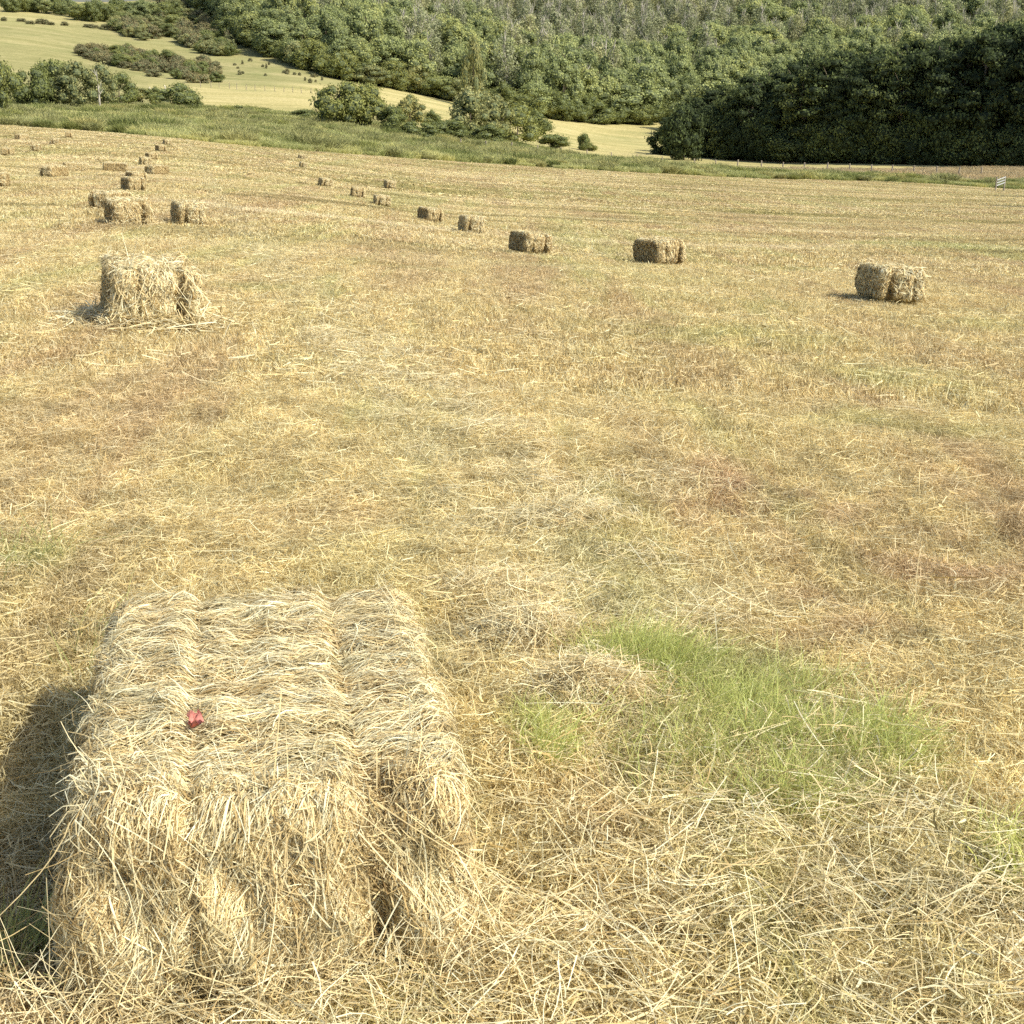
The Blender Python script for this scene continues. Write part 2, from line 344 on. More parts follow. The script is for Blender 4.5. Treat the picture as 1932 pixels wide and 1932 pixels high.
for nm, msk, mt, lab in (('mown_hay_field', isfield, M_fieldg, 'pale mown hay field covered in cut stubble sloping down to the valley'),
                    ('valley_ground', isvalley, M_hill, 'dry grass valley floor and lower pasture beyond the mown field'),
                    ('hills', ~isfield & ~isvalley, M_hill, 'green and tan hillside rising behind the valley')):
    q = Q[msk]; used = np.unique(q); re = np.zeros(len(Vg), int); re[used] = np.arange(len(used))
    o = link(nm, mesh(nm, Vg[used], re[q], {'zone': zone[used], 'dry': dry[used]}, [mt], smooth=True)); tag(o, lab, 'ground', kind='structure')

# ---------------------------------------------------------------- instancing for uncountable cover
def scatter(name, protos, P, rot, scl, idx_, label, cat):
    col = bpy.data.collections.new(name + '_parts')
    for i, me in enumerate(protos):
        o = bpy.data.objects.new(f'{name}_tuft.{i:03d}', me); tag(o, label, cat, kind='stuff'); col.objects.link(o)
    me = bpy.data.meshes.new(name); me.vertices.add(len(P)); me.vertices.foreach_set('co', P.astype(np.float32).ravel())
    a = me.attributes.new('rot', 'FLOAT_VECTOR', 'POINT'); a.data.foreach_set('vector', rot.astype(np.float32).ravel())
    a = me.attributes.new('scl', 'FLOAT', 'POINT'); a.data.foreach_set('value', scl.astype(np.float32))
    a = me.attributes.new('idx', 'INT', 'POINT'); a.data.foreach_set('value', idx_.astype(np.int32))
    o = link(name, me); tag(o, label, cat, kind='stuff')
    ng = bpy.data.node_groups.new(name + '_scatter', 'GeometryNodeTree')
    ng.interface.new_socket('Geometry', in_out='INPUT', socket_type='NodeSocketGeometry'); ng.interface.new_socket('Geometry', in_out='OUTPUT', socket_type='NodeSocketGeometry')
    k = N(ng); a = k.new('NodeGroupInput'); b = k.new('NodeGroupOutput')
    m2p = k.new('GeometryNodeMeshToPoints'); k.l.new(a.outputs[0], m2p.inputs[0])
    ci = k.new('GeometryNodeCollectionInfo'); ci.inputs['Collection'].default_value = col; ci.inputs['Separate Children'].default_value = True; ci.inputs['Reset Children'].default_value = True
    iop = k.new('GeometryNodeInstanceOnPoints'); k.l.new(m2p.outputs[0], iop.inputs['Points']); k.l.new(ci.outputs[0], iop.inputs['Instance'])
    iop.inputs['Pick Instance'].default_value = True
    def na(nm, dt):
        x = k.new('GeometryNodeInputNamedAttribute', data_type=dt); x.inputs['Name'].default_value = nm; return x.outputs[0]
    k.l.new(na('idx', 'INT'), iop.inputs['Instance Index']); e2r = k.new('FunctionNodeEulerToRotation'); k.l.new(na('rot', 'FLOAT_VECTOR'), e2r.inputs[0])
    k.l.new(e2r.outputs[0], iop.inputs['Rotation']); k.l.new(na('scl', 'FLOAT'), iop.inputs['Scale']); k.l.new(iop.outputs[0], b.inputs[0])
    md = o.modifiers.new('scatter', 'NODES'); md.node_group = ng; return o
def slope_rot(X, Y, e=.3):
    nn = nrm(X, Y, e); spin = rng.uniform(0, 2 * math.pi, len(X))
    out = np.empty((len(X), 3))
    for i in range(len(X)):
        q = Vector((0, 0, 1)).rotation_difference(Vector(nn[i])).to_matrix() @ Matrix.Rotation(spin[i], 3, 'Z'); out[i] = q.to_euler()
    return out
def stub_patch(name, rad, n_up, n_flat, w, hmin, hmax, lmin, lmax, K1=2, K2=3, mat=None, tilt=.45):
    r = rad * np.sqrt(rng.uniform(0, 1, n_up)); a = rng.uniform(0, 2 * math.pi, n_up)
    # tussocks: pull blades towards centres
    nc = max(3, n_up // 14); cr = rad * np.sqrt(rng.uniform(0, 1, nc)); ca = rng.uniform(0, 2 * math.pi, nc)
    P = np.stack([r * np.cos(a), r * np.sin(a), np.full(n_up, -.01)], -1)
    ci = rng.integers(0, nc, n_up); pull = rng.uniform(0, 1, n_up) < .6
    P[pull, 0] = cr[ci[pull]] * np.cos(ca[ci[pull]]) + rng.normal(0, rad * .035, pull.sum()); P[pull, 1] = cr[ci[pull]] * np.sin(ca[ci[pull]]) + rng.normal(0, rad * .035, pull.sum())
    D = unit(np.stack([rng.normal(0, tilt, n_up), rng.normal(0, tilt, n_up), np.ones(n_up)], -1)); L = rng.uniform(hmin, hmax, n_up) * rng.uniform(.6, 1.15, n_up)
    side = unit(np.cross(D, rsph(n_up))); W = w * .85 * rng.lognormal(0, .35, n_up)
    bend = rng.normal(0, .38, (n_up, 3)) * L[:, None]; bend[:, 2] = -np.abs(bend[:, 2]) * .4
    V1, Q1, k1 = ribbons(P, D, L, W, side, bend, K1); A1 = np.repeat(rng.beta(1.5, 1.3, n_up), k1)
    A1 = A1 * 1.0
    r = rad * np.sqrt(rng.uniform(0, 1, n_flat)); a = rng.uniform(0, 2 * math.pi, n_flat)
    P = np.stack([r * np.cos(a), r * np.sin(a), rng.uniform(.1, .85, n_flat) * hmax * .75], -1)
    D = unit(np.stack([rng.normal(0, 1, n_flat), rng.normal(0, 1, n_flat), rng.normal(0, .22, n_flat)], -1)); L = lmin + (lmax - lmin) * rng.uniform(0, 1, n_flat) ** 2.2
    side = unit(np.cross(D, unit(rng.normal(0, .5, (n_flat, 3)) + [0, 0, 1.]))); W = w * .75 * rng.lognormal(0, .4, n_flat)
    bend = rng.normal(0, .42, (n_flat, 3)) * L[:, None]; bend[:, 2] *= .3
    V2, Q2, k2 = ribbons(P - D * L[:, None] * .5, D, L, W, side, bend, K2, .7); V2[:, 2] = np.maximum(V2[:, 2], .003); A2 = np.repeat(rng.beta(1.8, 1.3, n_flat), k2)
    return mesh(name, np.concatenate([V1, V2]), [Q1, Q2 + len(V1)], {'rnd': np.concatenate([A1, A2])}, [mat or M_stub])
def ring(name, y0, y1, sp, protos, nmix, label, margin=2.5, rscale=(.85, 1.2), pick=None):
    xm = y1 * .42 + margin
    gx, gy = np.meshgrid(np.arange(-xm, xm, sp), np.arange(y0, y1, sp)); X = gx.ravel() + rng.uniform(-.5, .5, gx.size) * sp; Y = gy.ravel() + rng.uniform(-.5, .5, gx.size) * sp
    ok = (np.abs(X) < Y * .40 + margin) & (Y + rng.normal(0, .04 * y0, len(X)) > y0) & (Y < edgeY(X, Y) - sp * .5)
    X, Y = X[ok], Y[ok]; idx_ = rng.integers(0, nmix, len(X))
    if pick is not None: idx_ = pick(X, Y, idx_)
    return scatter(name, protos, np.stack([X, Y, H(X, Y)], -1), slope_rot(X, Y, sp), rng.uniform(*rscale, len(X)), idx_, label, 'stubble')
pa = [stub_patch(f'near_stubble.{i}', .34, 3400, 1500, .0020, .03, .075, .015, .07, 2, 2, tilt=.30) for i in range(4)]
pa += [stub_patch(f'near_swath.{i}', .34, 2300, 2500, .0016, .03, .065, .02, .09, 2, 3, tilt=.4) for i in range(3)]
def pickA(X, Y, i):
    s = sn(X, Y, 1.6, 3.) + rng.normal(0, .25, len(X)); return np.where(s > .25, 4 + i % 3, i % 4)
ring('near_stubble', .7, 6.2, .25, pa, 4, 'short pale cut straw stubble and loose hay covering the foreground field', 1.6, pick=pickA)
pb = [stub_patch(f'middle_stubble.{i}', .62, 2900, 300, .0050, .03, .075, .02, .08, 1, 2, tilt=.26) for i in range(4)]
pb += [stub_patch(f'middle_swath.{i}', .62, 2400, 900, .0042, .03, .07, .03, .12, 1, 2, tilt=.35) for i in range(2)]
ring('middle_stubble', 5.8, 19, .5, pb, 4, 'short pale cut stubble in the middle of the field', 2.5, pick=lambda X, Y, i: np.where(sn(X, Y, 1.0, 3.) + rng.normal(0, .3, len(X)) > .35, 4 + i % 2, i % 4))
pc = [stub_patch(f'far_stubble.{i}', 1.7, 3600, 250, .013, .03, .075, .05, .13, 1, 1, tilt=.28) for i in range(4)]
ring('far_stubble', 18, 58, 1.35, pc, 4, 'pale cut stubble of the farther field', 4)
pd = [stub_patch(f'distant_stubble.{i}', 3.4, 3300, 200, .034, .03, .075, .1, .25, 1, 1, tilt=.3) for i in range(4)]
ring('distant_stubble', 55, 186, 3.0, pd, 4, 'pale cut stubble reaching the far edge of the hay field', 8)

# ---------------------------------------------------------------- hay bales
GD = .026; NX = 7.; DB = 0.
def bnoise(p, k, s): return (np.sin(p[:, 0] * k + 1.7 * p[:, 1] * k + s) + np.sin(p[:, 1] * k * 1.3 - p[:, 2] * k * 1.9 + 2 * s) + np.sin(p[:, 2] * k * 1.1 + p[:, 0] * k * 2.3 + 3 * s)) / 3
def bale_surf(c, W, L, Hh, seed, rough=1.0, slump=0.0, nexp=7.):
    """c: points on the cube surface [-1,1]^3 -> bale surface (x across, y along the strings, z up, base at 0)"""
    nexp = NX; a = np.abs(c); r = (a ** nexp).sum(1) ** (1 / nexp); p = c / r[:, None] * np.array([W / 2, L / 2, Hh / 2])
    nrm_ = unit(np.sign(c) * a ** (nexp - 1) / np.array([W, L, Hh]))
    # end faces bulge between the strings, strings bite in
    onend = np.clip((a[:, 1] - .8) / .2, 0, 1); ontop = np.clip((a[:, 2] - .7) / .3, 0, 1)
    xs = p[:, 0] / (W / 2)
    gro = np.exp(-((xs - .47 - .05 * onend) / (.045 + .075 * onend)) ** 2) + np.exp(-((xs + .40) / .045) ** 2)
    d = rough * (.010 * bnoise(p, 14, seed) + .006 * bnoise(p, 37, seed + 1))
    low = 1 + 2.6 * (xs > 0) * sst(-p[:, 2] / Hh, -.25, .35) * (1 - .5 * (xs < 0)); d -= (onend * GD * low + ontop * .007 * (1 + .9 * bnoise(p, 13, seed + 4))) * gro * (1 - .3 * rough * bnoise(p, 11, seed + 3))
    # flakes along the length
    fl = np.abs(np.sin(p[:, 1] * math.pi / .085 + seed)); d += (1 - onend) * (.008 * rough * (fl - .5))
    d -= onend * .022 * rough * np.maximum(0, bnoise(p, 21, seed + 6)); d += onend * .022 * (1 - (p[:, 2] / (Hh / 2)) ** 2)
    p = p + nrm_ * d[:, None]
    p[:, 0] *= 1 - .05 * (p[:, 2] / Hh) + (.07 * p[:, 1] / L if L < .9 else 0) + slump * .04 * np.sin(p[:, 1] * 5 + seed)
    p[:, 2] += Hh / 2; return p, nrm_, gro
def cube_pts(n, faces='TBLRFK'):
    """random points on chosen faces, area-weighted by the caller"""
    out = []
    return out
def bale_meshes(name, W, L, Hh, seed, n_top, n_end, n_side, sw, smin, smax, K=2, messy=1.0, hang=0):
    # core
    m = 26; t = np.linspace(-1, 1, m); V = []; Qs = []; off = 0
    for ax in range(3):
        for s in (-1, 1):
            A, Bm = np.meshgrid(t, t, indexing='ij'); P = np.zeros((m * m, 3)); P[:, ax] = s; P[:, (ax + 1) % 3] = A.ravel(); P[:, (ax + 2) % 3] = Bm.ravel()
            i = np.arange(m * m).reshape(m, m); q = np.stack([i[:-1, :-1], i[1:, :-1], i[1:, 1:], i[:-1, 1:]], -1).reshape(-1, 4)
            V.append(P); Qs.append((q if s > 0 else q[:, ::-1]) + off); off += m * m
    V = np.concatenate(V); P, nn, _ = bale_surf(V, W, L, Hh, seed); P = P - nn * .010
    core = mesh(name + '_core', P, Qs, {'rnd': rng.uniform(.2, .8, len(P))}, [M_core], smooth=True)
    # strands
    VV = []; QQ = []; AA = []; off = 0
    HD = np.array([W / 2, L / 2, Hh / 2])
    def emit(face, sgn, mode, cnt, sm=smin, sx=smax, kk=K, lift=1.0, wmul=1.0, bias=0.0, edge=None):
        """strands that follow the bale's surface and fold over its edges; face axis 0/1/2"""
        nonlocal off
        a_, b_ = {2: (0, 1), 1: (0, 2), 0: (1, 2)}[face]
        A = rng.uniform(-1, 1, cnt) * HD[a_]; Bc = rng.uniform(-1, 1, cnt) * HD[b_]
        if edge is not None: Bc = np.full(cnt, HD[b_] * .98) if edge == 'b' else Bc; A = np.sign(A) * HD[a_] * .98 if edge == 'a' else A
        q3 = np.zeros((cnt, 3)); q3[:, a_] = A; q3[:, b_] = Bc; q3[:, face] = sgn * HD[face]
        fld = bnoise(q3, 17, seed + 5) + .6 * bnoise(q3, 41, seed + 8)
        if mode == 'top': phi = .50 * fld + rng.normal(0, .34, cnt)
        elif mode == 'end': phi = math.pi / 2 + .85 * fld + rng.normal(0, .62, cnt)
        else: phi = rng.uniform(0, math.pi, cnt)
        wild = rng.uniform(size=cnt) < .17; phi[wild] = rng.uniform(0, math.pi, wild.sum()); phi += math.pi * (rng.uniform(size=cnt) < .5)
        Ls = sm + (sx - sm) * rng.uniform(0, 1, cnt) ** 1.7; kap = rng.normal(0, 1., cnt) * 9 * np.minimum(1, .05 / Ls)
        h0 = rng.uniform(-.010, .004, cnt); arch = np.abs(rng.normal(0, .10, cnt)) * Ls * lift; fly = (rng.uniform(size=cnt) < .10) * np.abs(rng.normal(0, .35, cnt)) * Ls * lift
        pts = []; nns = []; a1 = A.copy(); b1 = Bc.copy(); gg = 0
        for j in range(kk + 1):
            t = j / kk
            c = np.zeros((cnt, 3)); ax = a1 / HD[a_]; bx = b1 / HD[b_]; ex = np.maximum(np.abs(a1) - HD[a_], 0) + np.maximum(np.abs(b1) - HD[b_], 0)
            c[:, a_] = np.clip(ax, -1, 1); c[:, b_] = np.clip(bx, -1, 1); c[:, face] = sgn * np.clip(1 - ex / HD[face], -1, 1)
            P, nn, gro = bale_surf(c, W, L, Hh, seed)
            if j == 0: gg = gro; cut = 1 - .6 * np.clip(gro, 0, 1)
            pts.append(P + nn * (h0 + arch * 4 * t * (1 - t) + fly * t * t)[:, None]); nns.append(nn)
            stp = Ls * cut / kk; a1 = a1 + np.cos(phi) * stp; b1 = b1 + np.sin(phi) * stp; phi = phi + kap * stp
        pts = np.stack(pts, 1); nns = np.stack(nns, 1); tg = np.gradient(pts, axis=1); side = unit(np.cross(tg, nns + rng.normal(0, .4, (cnt, 1, 3))))
        Wd = sw * wmul * rng.lognormal(0, .38, cnt); tt = np.linspace(0, 1, kk + 1)[None, :, None]; w_ = Wd[:, None, None] * .5 * (1 - .35 * tt)
        v = np.stack([pts - side * w_, pts + side * w_], 2).reshape(-1, 3); base = (np.arange(cnt) * (kk + 1) * 2)[:, None] + (np.arange(kk) * 2)[None]
        q = np.stack([base, base + 1, base + 3, base + 2], -1).reshape(-1, 4); v[:, 2] = np.maximum(v[:, 2], .012)
        rr_ = rng.beta(2.0, 1.4, cnt) + bias - .38 * np.clip(gg, 0, 1) * rng.uniform(.3, 1, cnt) + .12 * bnoise(q3, 23, seed + 2) - .3 * (bnoise(q3, 16, seed + 9) > .45) * rng.uniform(0, 1, cnt)  # groove term paints recess shade into the strand tone
        VV.append(v); QQ.append(q + off); AA.append(np.repeat(np.clip(rr_, 0, 1), (kk + 1) * 2)); off += len(v)
    U = lambda k: rng.uniform(-1, 1, k)
    emit(2, 1, 'top', n_top, bias=.10, lift=.7)  # positive bias paints the top as brighter lit
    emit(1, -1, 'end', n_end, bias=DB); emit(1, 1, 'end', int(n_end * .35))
    emit(0, -1, 'side', n_side, sm=smin * .6, sx=smax * .7, bias=-.15 + DB, lift=.6); emit(0, 1, 'side', n_side, sm=smin * .6, sx=smax * .7, bias=-.05, lift=.6)  # negative bias paints shade on the sides, most on the left
    k = (n_top + n_end) // 30
    emit(1, -1, 'end', k, lift=2.5, bias=.1, edge='b'); emit(2, 1, 'top', k, lift=2.0, edge='a')
    if hang:   # long loose stems hanging over the near end
        k = hang; x = U(k) * W * .46; P = np.stack([x, -L / 2 - rng.uniform(.0, .03, k), Hh * rng.uniform(.35, 1.02, k)], -1)
        D = unit(np.stack([rng.normal(0, .7, k), -np.abs(rng.normal(0, .15, k)), -np.ones(k)], -1)); Ls = rng.uniform(.07, .24, k)
        b = np.stack([rng.normal(0, .07, k), rng.normal(0, .02, k) + .01, -rng.uniform(0, .05, k)], -1)
        v, q, kk = ribbons(P, D, Ls, sw * rng.uniform(.9, 1.4, k), unit(np.cross(D, np.array([0, 1., 0]) + rng.normal(0, .5, (k, 3)))), b, 6, .7)
        v[:, 2] = np.maximum(v[:, 2], .02); VV.append(v); QQ.append(q + off); AA.append(np.repeat(rng.uniform(.5, 1, k), kk)); off += len(v)
        # spilled skirt round the foot
        k = hang * 16; a_ = rng.uniform(0, 1, k); side_ = rng.uniform(size=k) < .72
        P = np.where(side_[:, None], np.stack([U(k) * (W / 2 + .06), -L / 2 - np.abs(rng.normal(0, .055, k)), np.zeros(k)], -1),
                     np.stack([np.where(U(k) > 0, 1, -1) * (W / 2 + np.abs(rng.normal(0, .045, k))), U(k) * L / 2, np.zeros(k)], -1))
        P[:, 2] = rng.uniform(.03, .12, k) * np.exp(-np.abs(P[:, 1] + L / 2) * 3)
        D = unit(np.stack([rng.normal(0, 1, k), rng.normal(0, 1, k), rng.normal(0, .35, k)], -1)); Ls = .025 + .12 * rng.uniform(0, 1, k) ** 2
        v, q, kk = ribbons(P - D * Ls[:, None] / 2, D, Ls, sw * rng.uniform(.6, 1.3, k), unit(np.cross(D, unit(rng.normal(0, .5, (k, 3)) + [0, 0, 1]))), rng.normal(0, .4, (k, 3)) * Ls[:, None], 4, .7)
        v[:, 2] = np.maximum(v[:, 2], .01); VV.append(v); QQ.append(q + off); AA.append(np.repeat(rng.beta(2.4, 1.6, k), kk)); off += len(v)
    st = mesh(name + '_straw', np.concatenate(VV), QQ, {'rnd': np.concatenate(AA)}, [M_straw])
    # twine loops
    tw = []
    for xs in (.47, -.40):
        pts = []
        for y in np.linspace(-1, 1, 30): pts.append((xs, y, 1))
        for z in np.linspace(1, -1, 10)[1:]: pts.append((xs, 1, z))
        for y in np.linspace(1, -1, 12)[1:]: pts.append((xs, y, -1))
        for z in np.linspace(-1, 1, 10)[1:]: pts.append((xs, -1, z))
        p, nn, _ = bale_surf(np.array(pts, float), W, L, Hh, seed); p = p + nn * .002
        v, q = tube(p, [max(.0016, sw * .7)] * len(p), 5); tw.append(mesh(name + '_twine', v, q, {'rnd': np.full(len(v), .5)}, [M_twine], smooth=True))
    return core, st, tw
def place_bale(meshes, u, v, az, label, group, Y=None, sc_=1.0, sz=None, dz=0.0, roll=None):
    x, y, z = at(u, v)
    x, y, z = at(u, v + .085 * F / y); jj = random.uniform(.95, 1.05) if y > 12 else 1.
    root = empty('hay_bale', (x, y, z + .02)); root.rotation_mode = 'QUATERNION'
    nn = Vector(nrm(np.array([x]), np.array([y]), .4)[0]); q = Vector((0, 0, 1)).rotation_difference(nn).to_matrix() @ Matrix.Rotation(-R(az), 3, 'Z')
    roll = random.uniform(-4, 4) if y > 12 else 0; q = q @ Matrix.Rotation(R(roll), 3, 'Y') @ Matrix.Rotation(math.pi * (random.random() < .5 and y > 12), 3, 'Z')
    k9 = .86 if y > 10 else 1.; root.rotation_quaternion = q.to_quaternion(); root.scale = (sz[0] * jj * k9, k9, sz[2] * k9 * random.uniform(.92, 1.04))
    tag(root, label, 'hay bale', group)
    core, st, tw = meshes
    link('packed_core', core, root); link('straw', st, root)
    for t in tw: link('twine', t, root)
    return root
BW, BL, BH = .50, .93, .36
GW, GL, GH = .50, .89, .295
GD = .013; NX = 11.
big = bale_meshes('near_bale', GW, GL, GH, 1.3, 42000, 40000, 11000, .00122, .015, .068, 4, 1.0, 60)
GD = .038; NX = 7.
GB = 'small rectangular hay bales lying on the mown field'
# near bale: its near end's foot lies at bearing (530, 1840)
x0, y0, z0 = at(522, 1905); az1 = -11
cx_, cy_ = x0 + math.sin(R(az1)) * GL / 2, y0 + math.cos(R(az1)) * GL / 2
def put_big():
    root = empty('hay_bale', (cx_, cy_, Hf(cx_, cy_) - .005)); root.rotation_mode = 'QUATERNION'
    nn = Vector(nrm(np.array([cx_]), np.array([cy_]), .5)[0]); q = Vector((0, 0, 1)).rotation_difference(nn).to_matrix() @ Matrix.Rotation(-R(az1), 3, 'Z')
    root.rotation_quaternion = q.to_quaternion()
    tag(root, 'large foreground hay bale with loose straw and a red scrap on its top', 'hay bale', GB)
    core, st, tw = big; link('packed_core', core, root); link('straw', st, root)
    for t in tw: link('twine', t, root)
    # red scrap tucked by the left string
    p, nn, _ = bale_surf(np.array([[-.38, -.55, 1.]]), GW, GL, GH, 1.3); t = np.linspace(-1, 1, 7); A, Bm = np.meshgrid(t, t, indexing='ij')
    V = np.stack([A.ravel() * .0075 + .003 * np.sin(Bm.ravel() * 4), Bm.ravel() * .017 + .003 * np.sin(A.ravel() * 5), .013 + .006 * np.sin(A.ravel() * 5 + Bm.ravel() * 4) + .004 * np.cos(Bm.ravel() * 7)] , -1) + rng.normal(0, .0016, (49, 3)) + p[0]
    i = np.arange(49).reshape(7, 7); q = np.stack([i[:-1, :-1], i[1:, :-1], i[1:, 1:], i[:-1, 1:]], -1).reshape(-1, 4)
    link('plastic_scrap', mesh('plastic_scrap', V, q, None, [M_red], smooth=True), root)['label'] = 'crumpled red plastic scrap caught by the left twine'
    return root
put_big()
mid = bale_meshes('second_bale', BW, BL, BH * 1.03, 4.1, 10000, 10000, 3500, .0042, .035, .13, 4, 1.1, 45)
place_bale(mid, 283, 584, -19, 'shaggy hay bale second along the left row behind the foreground bale', GB, sz=(1.06, 1, 1.04))
DB = -.12; GD = .036  # DB paints extra shade on near ends and left sides of farther bales
midb = bale_meshes('third_bale', BW, BL, BH, 2.2, 4200, 4000, 1900, .0065, .04, .11, 2, 1.1, 12)
far = [bale_meshes(f'row_bale_{i}', BW, BL, BH, 3.7 * i + .5, 2800, 2500, 1500, .008, .035, .10, 3, 1.0, 0) for i in range(3)]
FB = [  # u, v(base centre), azimuth of length, label, mesh, sz
 (243, 414, -24, 'hay bale with ragged top, third in the left row, beside a smaller lone bale', 'b', (1.25, 1, 1.15), None),
 (208, 388, 15, 'dark-sided hay bale just behind the ragged third bale of the left row', 0, None, None),
 (357, 414, -22, 'hay bale with a dark left side standing right of the ragged third bale', 1, None, None),
 (252, 356, -28, 'nearer of the two bales touching rows behind the ragged bale pair', 2, None, None),
 (258, 340, -30, 'hay bale directly behind the one beyond the ragged bale pair', 0, None, None),
 (296, 325, 28, 'hay bale showing a black shaded end beside the left row', 1, (1, 1, 1.05), None),
 (274, 309, -20, 'hay bale just up-left of the one with the black shaded end', 2, None, None),
 (286, 298, -25, 'small distant hay bale third from the end of the left row', 0, None, None),
 (303, 283, -30, 'small distant hay bale second from the end of the left row', 1, None, None),
 (315, 271, -24, 'farthest hay bale of the left row under the green bank', 2, None, None),
 (218, 320, 76, 'long hay bale seen broadside between the two left groups', 0, None, None),
 (144, 320, 62, 'hay bale just left of the broadside bale', 1, None, None),
 (103, 330, 22, 'dark-ended hay bale nearest in the far left group', 2, None, None),
 (68, 282, -12, 'hay bale in the middle of the far left corner group', 0, None, None),
 (15, 290, -8, 'hay bale at the left edge of the picture in the corner group', 1, None, None),
 (42, 261, 26, 'hay bale nearest the top left corner of the mown field', 2, None, None),
 (105, 270, -10, 'faint hay bale between the corner bales', 0, None, None),
 (130, 257, -14, 'last small hay bale below the bank at upper left', 1, None, None),
 (-2, 347, -12, 'hay bale cut off by the left picture edge', 2, None, None),
 (569, 298, -14, 'farthest hay bale of the middle row', 0, None, None),
 (572, 314, -14, 'second farthest hay bale of the middle row', 1, None, None),
 (613, 349, -18, 'small pale hay bale third from the far end of the middle row', 2, None, None),
 (674, 369, -10, 'small hay bale left of a pair in the middle row', 0, None, None),
 (735, 352, -16, 'hay bale set apart behind the middle row', 1, None, None),
 (720, 384, -10, 'hay bale right of centre-left pair in the middle row', 2, None, None),
 (811, 411, -22, 'rounded hay bale with dark left end in the middle row', 0, None, None),
 (889, 434, -12, 'shaggy pale hay bale in the centre of the middle row', 1, (1.05, 1, 1.1), None),
 (998, 470, -18, 'hay bale with dark left side and a tuft at its right foot', 2, None, None),
 (1243, 489, -20, 'rounded dark-sided hay bale second from the right', 0, (1.05, 1, 1.08), None),
 (1676, 554, -3, 'rightmost hay bale with two deep string grooves on its end', 1, (1.05, 1, 1.08), None),
]
for u, v, az, lab, k, sz, _ in FB:
    place_bale(midb if k == 'b' else far[k], u, v, az, lab, GB, sz=sz or (1, 1, 1))

# ---------------------------------------------------------------- loose hay wisps on the ground and fresh grass
def polyline_pts(pl, n, spread):
    P = np.array([at(u, v)[:2] for u, v in pl]); seg = np.linalg.norm(np.diff(P, axis=0), axis=1); cum = np.concatenate([[0], np.cumsum(seg)])
    s = rng.uniform(0, cum[-1], n); X = np.interp(s, cum, P[:, 0]); Y = np.interp(s, cum, P[:, 1]); return X + rng.normal(0, spread, n), Y + rng.normal(0, spread, n)
def wisps(name, X, Y, hgt, L0, L1, w, label, K=3, horiz=.2, mat=None, thick=1.0):
    n_ = len(X); Z = H(X, Y) + hgt
    D = unit(np.stack([rng.normal(0, 1, n_), rng.normal(0, 1, n_), rng.normal(0, horiz, n_)], -1)); Ls = rng.uniform(L0, L1, n_)
    P = np.stack([X, Y, Z], -1) - D * Ls[:, None] / 2
    bend = rng.normal(0, .42, (n_, 3)) * Ls[:, None]; bend[:, 2] = -np.abs(bend[:, 2]) * .4
    V, Q, k = ribbons(P, D, Ls, w * rng.uniform(.6, 1.3, n_), unit(np.cross(D, unit(rng.normal(0, .5, (n_, 3)) + [0, 0, 1]))), bend, K, .7)
    g0 = H(V[:, 0], V[:, 1]); V[:, 2] = np.maximum(V[:, 2], g0 + .012)
    o = link(name, mesh(name, V, Q, {'rnd': np.repeat(rng.beta(2.6, 1.6, n_), k)}, [mat or M_straw])); return tag(o, label, 'loose hay', kind='stuff')
# swath line of missed hay running down from the second bale
X, Y = polyline_pts([(620, 640), (720, 700), (850, 790), (960, 900), (1060, 1010), (1150, 1130), (1230, 1270), (1330, 1420), (1500, 1520)], 17000, .16)
keep = sn(X, Y, 5., .4) + rng.normal(0, .3, len(X)) > -.05; X, Y = X[keep], Y[keep]
wisps('loose_hay', X, Y, rng.uniform(.02, .10, len(X)) * np.clip(.5 + sn(X, Y, 5., .4), .2, 1), 
    .03, .12, .0018, 'line of loose hay left on the stubble between the foreground bale and the middle', 4)
X, Y = polyline_pts([(330, 615), (230, 605), (360, 620)], 2200, .22)
wisps('spilled_hay', X, Y, rng.uniform(.02, .09, len(X)), .06, .24, .006, 'hay spilled round the foot of the second bale', 3)
for cu, cv, nn_, sp_ in ((1120, 1330, 1500, .055), (1000, 1220, 1500, .07), (700, 1890, 2600, .22), (1500, 1700, 1600, .35), (1750, 1880, 1500, .3), (950, 1150, 1200, .1), (1080, 1000, 1200, .12), (1240, 950, 800, .2)):
    px, py, _ = at(cu, cv); X = rng.normal(px, sp_, nn_); Y = rng.normal(py, sp_ * .8, nn_); d = np.hypot(X - px, (Y - py) / .8) / sp_
    wisps('hay_heap', X, Y, rng.uniform(.02, .085, nn_) * np.exp(-d * d * .25) + .02, .025, .11, .0015, 'low heap of tangled loose hay lying on the foreground stubble', 4, .3)
